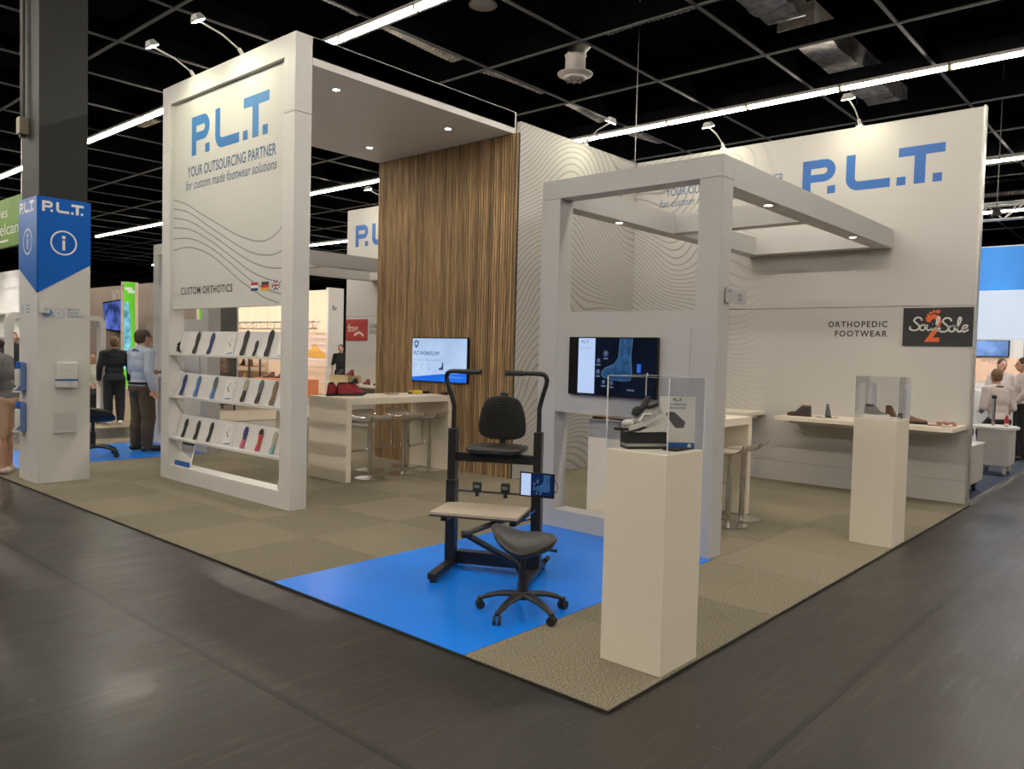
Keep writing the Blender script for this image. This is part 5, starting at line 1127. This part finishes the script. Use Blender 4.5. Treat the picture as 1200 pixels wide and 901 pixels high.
person('man in a pale blue shirt and brown trousers seen from behind on the far mat', (1.96, 8.92, 0.003), -PI/2 + 0.12, 1.63, shirt_blue, chino, hair_b, shoe_blk,
       arms=[[(-0.25, 0.02, 1.16), (-0.15, 0.22, 1.16)], [(0.255, -0.06, 1.17), (0.265, -0.01, 0.93)]],
       legs=[[(-0.10, 0.015, 0.50), (-0.10, -0.02, 0.09), (-0.12, 0.15, 0.035)], [(0.11, 0.03, 0.50), (0.13, 0.0, 0.09), (0.17, 0.16, 0.035)]], voxel=0.011, collar=True, extras=man_extras, build=1.18)
ph = MB().box(-0.035, 0.035, -0.004, 0.004, -0.07, 0.07).build('phone', black_plastic, None, bevel=0.003); ph.location = (2.30, 9.05, 1.10); ph.rotation_euler = (0.6, 0, 1.6); tag(ph, 'black phone held by the man in the pale blue shirt', 'phone')
person('man in a dark navy suit seen from behind near the taupe wall', (3.14, 12.78, 0.0), -0.25, 1.55, suit_m, suit_m, hair_l, white_sneaker, voxel=0.014, collar=True, build=1.12)
person('woman in a grey polo and beige shorts cut off by the left photo edge', (0.10, 7.98, 0.0), 0.9, 1.52, polo_grey, shorts_beige, hair_b, sneaker_m, arms=[[(-0.26, 0.03, 1.17), (-0.18, 0.20, 1.0)], [(0.26, 0.03, 1.17), (0.18, 0.22, 1.02)]],
       legs=[[(-0.10, 0.015, 0.50), (-0.10, -0.02, 0.09), (-0.12, 0.15, 0.035)], [(0.10, 0.03, 0.50), (0.10, -0.0, 0.09), (0.13, 0.16, 0.035)]], sleeve='short', lower='shorts', lean=0.12, female=True, head_tilt=0.6)
person('man in a dark jacket and white shirt far behind the woman', (2.96, 17.6, 0.0), PI, 1.62, suit_m, black_tr, hair_b, shoe_blk, voxel=0.018, collar=True)
seat_legs = [[(-0.11, 0.42, 0.50), (-0.11, 0.40, 0.09), (-0.12, 0.55, 0.035)], [(0.11, 0.42, 0.50), (0.11, 0.40, 0.09), (0.12, 0.55, 0.035)]]
def lower_arms(z): return [[(-0.24, 0.04, 1.16+z), (-0.14, 0.26, 1.10+z)], [(0.24, 0.04, 1.16+z), (0.14, 0.26, 1.10+z)]]
person('person in a pale shirt seated behind the white arch', (3.32, 14.3, 0.0), PI, 1.60, mat('pale_green_shirt', (0.50, 0.52, 0.44), 0.8), black_tr, hair_b, shoe_blk, arms=lower_arms(-0.38), legs=seat_legs, hips_z=0.55, voxel=0.018)
def band(t, hd, ln): MB().tube([Vector(ln((0.075*math.cos(a*PI/8), 0.07*math.sin(a*PI/8)-0.015, 1.50))) for a in range(17)], 0.014, 6, False).build('dark_collar', black_print, t, smooth=True)
person('person in a pale pink shirt leaning over behind the white trolley', (10.55, 0.45, 0.004), -0.9, 1.60, shirt_pale, black_tr, hair_l, shoe_blk, arms=lower_arms(-0.25), legs=[[(-0.11, 0.30, 0.50), (-0.11, 0.20, 0.09), (-0.12, 0.34, 0.035)], [(0.11, 0.30, 0.50), (0.11, 0.20, 0.09), (0.12, 0.34, 0.035)]], hips_z=0.70, lean=0.15, voxel=0.016, extras=band)
person('person in a pale pink shirt and black trousers at the right photo edge', (11.45, 0.31, 0.004), 0.4, 1.56, shirt_pale, black_tr, hair_b, shoe_blk, arms=[[(-0.26, 0.03, 1.17), (-0.18, 0.16, 0.98)], [(0.26, 0.03, 1.17), (0.18, 0.18, 0.98)]], voxel=0.016)
person('person facing the camera far behind the leaning one', (12.9, 0.84, 0.004), 2.2, 1.55, shirt_pale, black_tr, hair_b, shoe_blk, voxel=0.018)
person('small distant person in black beside the red sign', (10.3, 15.9, 0.0), 2.4, 1.55, black_tr, black_tr, hair_b, shoe_blk, voxel=0.018, sleeve='short')

# ================================================================== NEIGHBOURING STANDS, LEFT AND BEHIND
t = thing('booth_wall', 'taupe booth wall with pale lettering behind the man in the suit', 'booth wall', (6.0, 14.6, 0))
for k in range(6): MB().box(6.0, 6.12, 14.6+1.7*k+0.003, 14.6+1.7*(k+1)-0.003, 0, 2.95).build('panel', bg_taupe, t, True)
text_mb('VOX', on_X(6.0, 20.15, 2.52), width=0.75, height=0.33, bold=-0.006).build('lettering', mat('pale_lettering', (0.5, 0.46, 0.42), 0.5), t, True)
t = thing('tilted_screen', 'tilted screen with a blue violet picture on the taupe wall', 'screen', (5.9, 19.75, 1.72))
b = MB(); b.prism([(-0.62, 0.80), (-0.40, 0.05), (0.65, 0.0), (0.65, 0.86)], lambda x, y, d: Vector((-d, -x, y)), 0.0, 0.05); b.build('casing', MATS['tv_black'], t)
b = MB(); b.flat([(-0.58, 0.77), (-0.37, 0.09), (0.62, 0.04), (0.62, 0.83)], lambda x, y, d=0: Vector((-0.052, -x, y))); b.build('picture', emission('screen_violet', (0.10, 0.16, 0.55), 0.85, 2.2, 0.7), t)
MB().box(0.0, 0.1, -0.1, 0.1, 0.3, 0.5).build('wall_bracket', black_metal, t)
def banner(x0, x1, y, z0, z1, label, art=True):
    t = thing('lightbox_banner', label, 'banner', ((x0+x1)/2, y, z0)); W = x1-x0; H = z1-z0
    MB().box(-W/2, W/2+0.06, 0, 0.12, 0, H).build('frame', bg_cream, t)
    b = MB(); b.flat(rect(-W/2+0.005, W/2-0.005, 0.005, H-0.005), lambda x, y_, d=0: Vector((x, -0.003, y_))); b.build('green_face', emission('banner_green', (0.16, 0.62, 0.035), 0.95, 3, 0.1), t)
    if not art:
        for x in (-W/2+0.02, W/2): MB().cyl((x, 0.06, H), (x, 0.06, 6.71-z0), 0.003, n=5).build('wire', steel, t)
    if art:
        b = MB(); b.flat([(-W/2+0.01, H*0.35), (-W*0.1, H*0.38), (W*0.12, H*0.55), (W*0.10, H*0.72), (-W*0.12, H*0.86), (-W/2+0.01, H*0.84)], lambda x, y_, d=0: Vector((x, -0.005, y_))); b.build('blue_art', emission('banner_blue', (0.20, 0.52, 0.72), 0.95, 6, 0.5), t)
        for k in range(2): b = MB(); b.flat(rect(-W*0.4+0.05*k, W*0.25+0.05*k, H*0.94-0.055*k, H*0.96-0.055*k), lambda x, y_, d=0: Vector((x, -0.005, y_))); b.build('text_line', emission('banner_white', (0.7, 0.8, 0.6), 0.9), t)
banner(3.79, 4.01, 14.0, 0.0, 2.64, 'lit green banner with blue artwork left of the portal')
banner(5.77, 5.90, 14.9, 2.0, 3.1, 'narrow lit green banner glimpsed above the top insole shelf', False)
# white rounded arch
t = thing('white_arch', 'white rounded arch frame standing behind the pillar', 'arch', (2.3, 13.0, 0))
o_ = [(-0.76, 0.0), (-0.76, 1.80)] + arc(-0.64, 1.80, 0.12, 180, 90, 6) + [(0.66, 1.92)] + arc(0.66, 1.80, 0.12, 90, 0, 6) + [(0.78, 0.0)]
i_ = [(0.69, 0.0), (0.69, 1.76)] + arc(0.62, 1.76, 0.07, 0, 90, 5) + [(-0.60, 1.83)] + arc(-0.60, 1.76, 0.07, 90, 180, 5) + [(-0.67, 0.0)]
n_ = len(o_); ii = i_[::-1]; L_, R_ = o_, ii
def resample(p, n):
    ds = [0]
    for a, b_ in zip(p[:-1], p[1:]): ds.append(ds[-1] + math.hypot(b_[0]-a[0], b_[1]-a[1]))
    out = []; j = 0
    for k in range(n):
        s_ = ds[-1]*k/(n-1)
        while j < len(ds)-2 and ds[j+1] < s_: j += 1
        f_ = (s_-ds[j])/max(1e-9, ds[j+1]-ds[j]); out.append((p[j][0]+(p[j+1][0]-p[j][0])*f_, p[j][1]+(p[j+1][1]-p[j][1])*f_))
    return out
L2, R2 = resample(L_, 50), resample(R_, 50); bm_ = MB()
bm_.loft([[(l[0], 0, l[1]), (r_[0], 0, r_[1]), (r_[0], 0.18, r_[1]), (l[0], 0.18, l[1])] for l, r_ in zip(L2, R2)]).build('frame', white, t)
MB().box(-0.67, 0.69, 0.02, 0.16, 0.02, 0.12).build('low_bench', white, t)
tag(MB().box(3.32, 3.62, 13.25, 13.55, 0.0, 0.62).build('cream_plinth', bg_cream, bevel=0.01), 'low cream plinth beside the man in the suit', 'plinth')
# hanging green sign, far left
t = thing('hanging_sign', 'green hanging sign with white lettering at the left photo edge', 'sign', (1.0, 10.5, 2.78))
MB().box(0.0, 0.06, -0.05, 2.6, 0, 0.68).build('board', mat('sign_green', (0.13, 0.27, 0.02), 0.5, 0, 2, 0.15), t)
for s_, yy, zz, w_, h_ in (('des', 0.92, 0.42, 0.48, 0.15), ('elcan', 0.88, 0.17, 0.80, 0.17)): text_mb(s_, lambda x, y, d=0: Vector((-d, yy - x if False else (0.58 if s_ == 'des' else 0.12) + w_ - x, zz + y)), width=w_, height=h_, bold=-0.005).build('lettering', white_print, t)
b = MB(); b.flat(rect(0, 0.4, 0.07, 0.10), lambda x, y, d=0: Vector((-0.002, 0.95-x, y))); b.build('small_print', white_print, t)
for y in (0.1, 2.3): MB().cyl((0.03, y, 0.68), (0.03, y, 2.9), 0.004, n=6).build('wire', steel, t)
# trusses
def truss(p0, p1, w_, label, bars=14, group=None):
    t = thing('lighting_truss', label, 'truss', p0); P0 = Vector((0, 0, 0)); P1 = Vector(p1)-Vector(p0); d = P1.normalized(); s = Vector((0, 0, 1)).cross(d).normalized()
    c = [(-s*w_/2), (s*w_/2), Vector((0, 0, -w_*0.9))]
    for q in c: MB().cyl(P0+q, P1+q, 0.022, n=8).build('chord', steel, t, smooth=True)
    for f_ in (0.1, 0.9): MB().cyl(P0.lerp(P1, f_)+Vector((0, 0, 0)), P0.lerp(P1, f_)+Vector((0, 0, 6.71-p0[2])), 0.005, n=6).build('suspension_wire', steel, t)
    for k in range(bars):
        a, b_ = P0.lerp(P1, k/bars), P0.lerp(P1, (k+0.5)/bars); e = P0.lerp(P1, (k+1)/bars)
        MB().cyl(a+c[0], b_+c[2], 0.010, n=5).build('brace', steel, t); MB().cyl(b_+c[2], e+c[0], 0.010, n=5).build('brace', steel, t); MB().cyl(a+c[1], b_+c[2], 0.010, n=5).build('brace', steel, t)
truss((1.9, 12.5, 3.75), (1.9, 21, 3.75), 0.3, 'metal truss above the green hanging sign', 16)
truss((13.6, -4, 4.30), (13.6, 4.5, 4.30), 0.3, 'metal truss above the lit blue panel on the right', 16)
truss((11.3, 18.5, 2.25), (11.2, 26, 2.25), 0.24, 'metal truss across the warm lit shoe stand behind the portal', 18)
# far left bright booth
t = thing('bright_booth', 'bright white booth wall far behind the woman on the left', 'booth wall', (3.5, 18.8, 0))
MB().box(0, 0.1, -0.3, 3.0, 0, 3.1).build('panel', mat('booth_white', (0.78, 0.77, 0.75), 0.5), t)
for k in range(3): MB().box(-0.25, 0, 0.1, 2.6, 0.95+0.55*k, 0.98+0.55*k).build('shelf', white, t)
def area(name, loc, aim, size, power, colr):
    l = bpy.data.lights.new(name, 'SPOT'); l.energy = power; l.color = colr; l.spot_size = 2.0; l.spot_blend = 0.9; l.shadow_soft_size = size
    o = bpy.data.objects.new(name, l); C.objects.link(o); o.location = loc; o.rotation_euler = (Vector(aim)-Vector(loc)).to_track_quat('-Z', 'Y').to_euler(); return o
def added_booth_lamp(loc, aim, power, colr, label):  # lamps added to brighten the neighbouring stands
    t = thing('added_booth_light', label, 'added light', loc); d = (Vector(aim)-Vector(loc)).normalized()
    MB().cyl(d*-0.10, d*0.0, 0.05, 0.08, 14).build('added_lamp_can', black_metal, t, smooth=True)
    MB().cyl((0, 0, 0.0), (0, 0, 6.71-loc[2]), 0.008, n=6).build('hanger', black_metal, t)
    l = area('bulb', (0, 0, 0), d, 0.08, power, colr); l.parent = t; l.location = d*0.02
added_booth_lamp((2.2, 19.6, 3.45), (3.5, 19.6, 1.6), 45, (1, 0.95, 0.88), 'added lamp brightening the bright booth far left')  # lamp added so this booth reads bright
# dark partition glimpsed through the shelves
t = thing('dark_partition', 'charcoal partition glimpsed between the insole shelves', 'booth wall', (6.7, 16.05, 0))
MB().box(-0.02, 0.60, 0, 0.08, 0.0, 2.9).build('panel', bg_dark, t); MB().box(0.62, 0.66, 0, 0.1, 0, 2.9).build('post', steel, t)
MB().box(0.06, 0.40, -0.02, 0, 0.80, 1.18).build('framed_picture', mat('dark_photo', (0.16, 0.11, 0.07), 0.5, 0, 9, 0.9), t)
t = thing('black_table', 'thin legged black table glimpsed below the insole shelves', 'table', (6.45, 14.6, 0))
MB().box(0, 0.9, 0, 0.6, 0.42, 0.46).build('table_top', black_metal, t)
for x in (0.02, 0.86):
    for y in (0.02, 0.56): MB().box(x, x+0.03, y, y+0.03, 0, 0.42).build('leg', black_metal, t)
# warm shoe stand behind the portal
t = thing('shoe_stand_wall', 'warm lit cream wall of panels behind the portal', 'booth wall', (12.0, 18.25, 0))
for k in range(6): MB().box(0, 0.1, 1.35*k+0.004, 1.35*(k+1)-0.004, 0, 3.28).build('panel', bg_cream, t)
MB().box(-0.55, 0, -0.12, 0.0, 0, 3.28).build('end_panel', white, t)
text_mb('Br', on_Y(-0.4, -0.12, 2.6), height=0.14, bold=0.01).build('lettering', black_print, t)
def shoe_poster(y, z, w_, h_, colr, label):
    t = thing('shoe_poster', label, 'poster', (11.985, y, z)); mp = lambda x, yy, d=0.0: Vector((-0.002-d, w_/2 - x, yy))
    MB().box(-0.002, 0.01, -w_/2, w_/2, 0, h_).build('sheet', mat('poster_pale', (0.80, 0.66, 0.60), 0.5), t)
    q = MB(); q.flat([(x*w_, yy*h_) for x, yy in ((0.08, 0.30), (0.30, 0.27), (0.92, 0.27), (0.95, 0.40), (0.72, 0.46), (0.45, 0.66), (0.30, 0.72), (0.22, 0.55), (0.08, 0.56))], mp, 0.002); q.build('printed_shoe', colr, t)
    q = MB(); q.flat([(x*w_, yy*h_) for x, yy in ((0.08, 0.20), (0.95, 0.20), (0.95, 0.27), (0.08, 0.29))], mp, 0.002); q.build('printed_sole', white_print, t)
shoe_poster(19.4, 0.85, 1.3, 1.0, mat('poster_yellow', (0.75, 0.45, 0.10), 0.5), 'poster of a yellow shoe on the warm cream wall')
shoe_poster(21.4, 0.95, 1.6, 0.9, mat('poster_mauve', (0.36, 0.24, 0.25), 0.5), 'poster of a mauve shoe glimpsed over the middle insole shelf')
tag(MB().box(10.2, 11.2, 18.2, 20.2, 0, 0.50).build('orange_counter', mat('orange_laminate', (0.72, 0.24, 0.10), 0.5), bevel=0.01), 'glowing orange counter beside the white middle counter', 'counter')
for k, (x, y, m, kd, lb) in enumerate(((10.6, 18.5, lea_black, 'boot', 'black boot'), (10.6, 18.9, lea_maroon, 'boot', 'maroon boot'), (10.6, 19.4, pink_lea, 'mid', 'salmon boot'), (10.5, 19.8, lea_brown, 'mid', 'brown boot'))):
    shoe((x, y, 0.502), PI/2 + 0.3*k, lb + ' standing on the orange counter behind the portal', m, sole_black, kd, 0.36)
t = thing('shoe_rack', 'dark rack of shoes in the warm stand seen through the shelves', 'rack', (11.2, 22.2, 0))
for x in (0, 0.4):
    for y in (0, 1.5, 3.0): MB().box(x, x+0.05, y, y+0.05, 0, 1.45).build('post', bg_dark, t)
for z in (0.3, 0.75, 1.2): MB().box(0, 0.45, 0, 3.05, z, z+0.03).build('shelf', mat('rack_wood', (0.45, 0.24, 0.12), 0.5), t)
for k, (y, z, m) in enumerate(((22.5, 0.78, lea_brown), (23.0, 0.78, lea_black), (23.6, 0.78, lea_maroon), (22.6, 1.23, pink_lea), (23.2, 1.23, lea_black), (24.0, 1.23, lea_brown), (22.9, 0.33, tan_m), (23.9, 0.33, suede_red))):
    shoe((11.42, y, z), PI/2, ('brown', 'black', 'maroon', 'salmon', 'black', 'brown', 'tan', 'red')[k] + ' boot on the %s shelf of the dark rack%s' % (('middle', 'middle', 'middle', 'top', 'top', 'top', 'bottom', 'bottom')[k], ', left' if k == 5 else ''), m, sole_black, 'boot', 0.30)
added_booth_lamp((9.6, 19.0, 3.3), (12, 19.4, 1.2), 95, (1, 0.80, 0.62), 'added lamp over the orange counter in the warm stand')  # this and the next two are added to brighten the warm stand
added_booth_lamp((9.6, 21.5, 3.3), (12, 22.0, 1.2), 95, (1, 0.80, 0.62), 'middle added lamp brightening the warm stand')
added_booth_lamp((9.6, 24.0, 3.3), (12, 24.4, 1.2), 95, (1, 0.80, 0.62), 'far added lamp brightening the warm stand')

# ================================================================== NEIGHBOURING STAND, RIGHT
t = thing('lightbox_wall', 'booth wall with a lit blue top and a white panel made to glow, right of the white wall', 'booth wall', (14.0, -2.6, 0))
MB().box(0, 0.2, 0, 4.8, 0, 3.62).build('body', white, t)
q = MB(); q.flat(rect(0.05, 4.75, 2.81, 3.60), lambda x, y, d=0: Vector((-0.004, x, y))); q.build('blue_face', emission('lightbox_blue', (0.09, 0.33, 0.80), 0.95, 0.6, 0.25), t)
q = MB(); q.flat(rect(0.05, 4.75, 1.92, 2.80), lambda x, y, d=0: Vector((-0.004, x, y))); q.build('white_face', emission('white_header_glow', (0.72, 0.80, 0.92), 0.95, 0.6, 0.05), t)  # white header made to glow so the wall looks strongly lit
MB().box(-0.01, 0, 0.0, 4.8, 1.14, 1.58).build('wood_band', mat('peach_wood', (0.74, 0.50, 0.36), 0.5, 0, 3, 0.1), t)
text_mb('PAGE 1', lambda x, y, d=0: Vector((-0.012, 3.95-x, 1.50+y)), height=0.045).build('lettering', grey_line, t)
MB().box(-0.02, 0, 3.18, 3.30, 0.5, 1.92).build('blue_edge', mat('slate_blue', (0.20, 0.27, 0.42), 0.5), t)
t = thing('booth_screen', 'wide screen with a blue picture above the peach band on the right', 'screen', (13.95, 0.93, 1.60))
MB().box(0, 0.045, -0.02, 0.60, 0, 0.30).build('casing', MATS['tv_black'], t)
q = MB(); q.flat(rect(0.0, 0.58, 0.01, 0.29), lambda x, y, d=0: Vector((-0.002, x, y))); q.build('picture', emission('screen_periwinkle', (0.20, 0.34, 0.80), 0.9, 3, 0.5), t)
tag(MB().box(13.2, 13.8, -2.0, 2.0, 0, 1.0).build('reception_counter', mat('booth_white', (0, 0, 0)), bevel=0.01), 'white reception counter in front of the peach band', 'counter')
added_booth_lamp((12.2, 0.9, 3.9), (14, 0.9, 1.2), 90, (0.95, 0.97, 1.0), 'added lamp over the reception counter on the right')  # both lamps here are added to brighten the white booth wall
added_booth_lamp((12.2, -1.5, 3.9), (14, -1.5, 1.2), 90, (0.95, 0.97, 1.0), 'added unseen lamp beyond the right photo edge')
trol = mat('trolley_grey', (0.46, 0.44, 0.42), 0.5)
t = thing('white_trolley', 'low pale grey trolley peeping out behind the white wall', 'trolley', (6.75, 0.11, 0.004))
MB().box(0, 0.98, 0, 0.48, 0.12, 0.54).build('cabinet', trol, t, bevel=0.006); MB().box(-0.01, 0.99, -0.01, 0.49, 0.54, 0.555).build('top', white, t, bevel=0.004)
for x in (0.12, 0.86):
    for y in (0.06, 0.42): MB().cyl((x, y-0.015, 0.055), (x, y+0.015, 0.055), 0.055, n=16).build('castor', black_plastic, t, smooth=True)
tag(MB().box(7.25, 7.40, 0.2, 0.3, 0.56, 0.585).build('small_tool', black_plastic, bevel=0.008), 'small black tool on the low trolley', 'tool')
t = thing('instrument_trolley', 'pale grey instrument trolley with a round top on castors', 'trolley', (9.2, 0.10, 0.004))
MB().box(0, 0.5, 0.0, 0.36, 0.13, 0.60).build('cabinet', trol, t, bevel=0.006)
MB().lathe([(0.25, 0.60), (0.27, 0.605), (0.27, 0.63), (0.25, 0.64)], (0.24, 0.19, 0), 28).build('round_top', white, t, smooth=True)
for x in (0.06, 0.44):
    for y in (0.05, 0.31): MB().cyl((x, y-0.015, 0.06), (x, y+0.015, 0.06), 0.06, n=16).build('castor', mat('castor_grey', (0.30, 0.29, 0.28), 0.5), t, smooth=True)
MB().cyl((0.2, 0.22, 0.64), (0.2, 0.22, 1.0), 0.022, n=12).build('post', chrome, t, smooth=True); MB().ball((0.2, 0.22, 1.02), (0.035, 0.035, 0.03)).build('post_cap', black_plastic, t, smooth=True)
t = thing('red_bottle', 'red and white bottle standing on the round trolley top', 'bottle', (9.42, 0.17, 0.6445), 0, None, 0.6)
MB().lathe([(0.04, 0), (0.045, 0.02), (0.045, 0.16), (0.02, 0.21), (0.02, 0.24)], n=16).build('body', mat('bottle_red', (0.42, 0.02, 0.03), 0.4), t, smooth=True); MB().lathe([(0.0465, 0.02), (0.0465, 0.06)], n=16).build('white_band', white_print, t); MB().lathe([(0.022, 0.24), (0.022, 0.27)], n=12).build('cap', white_print, t)
t = thing('treatment_table', 'dark treatment table behind the instrument trolley', 'table', (8.45, 0.40, 0.004))
MB().box(-0.3, 0.5, 0.05, 0.9, 0.52, 0.62).build('pad', black_vinyl, t, bevel=0.02); MB().box(-0.1, 0.4, 0.3, 0.6, 0, 0.52).build('base', steel, t)
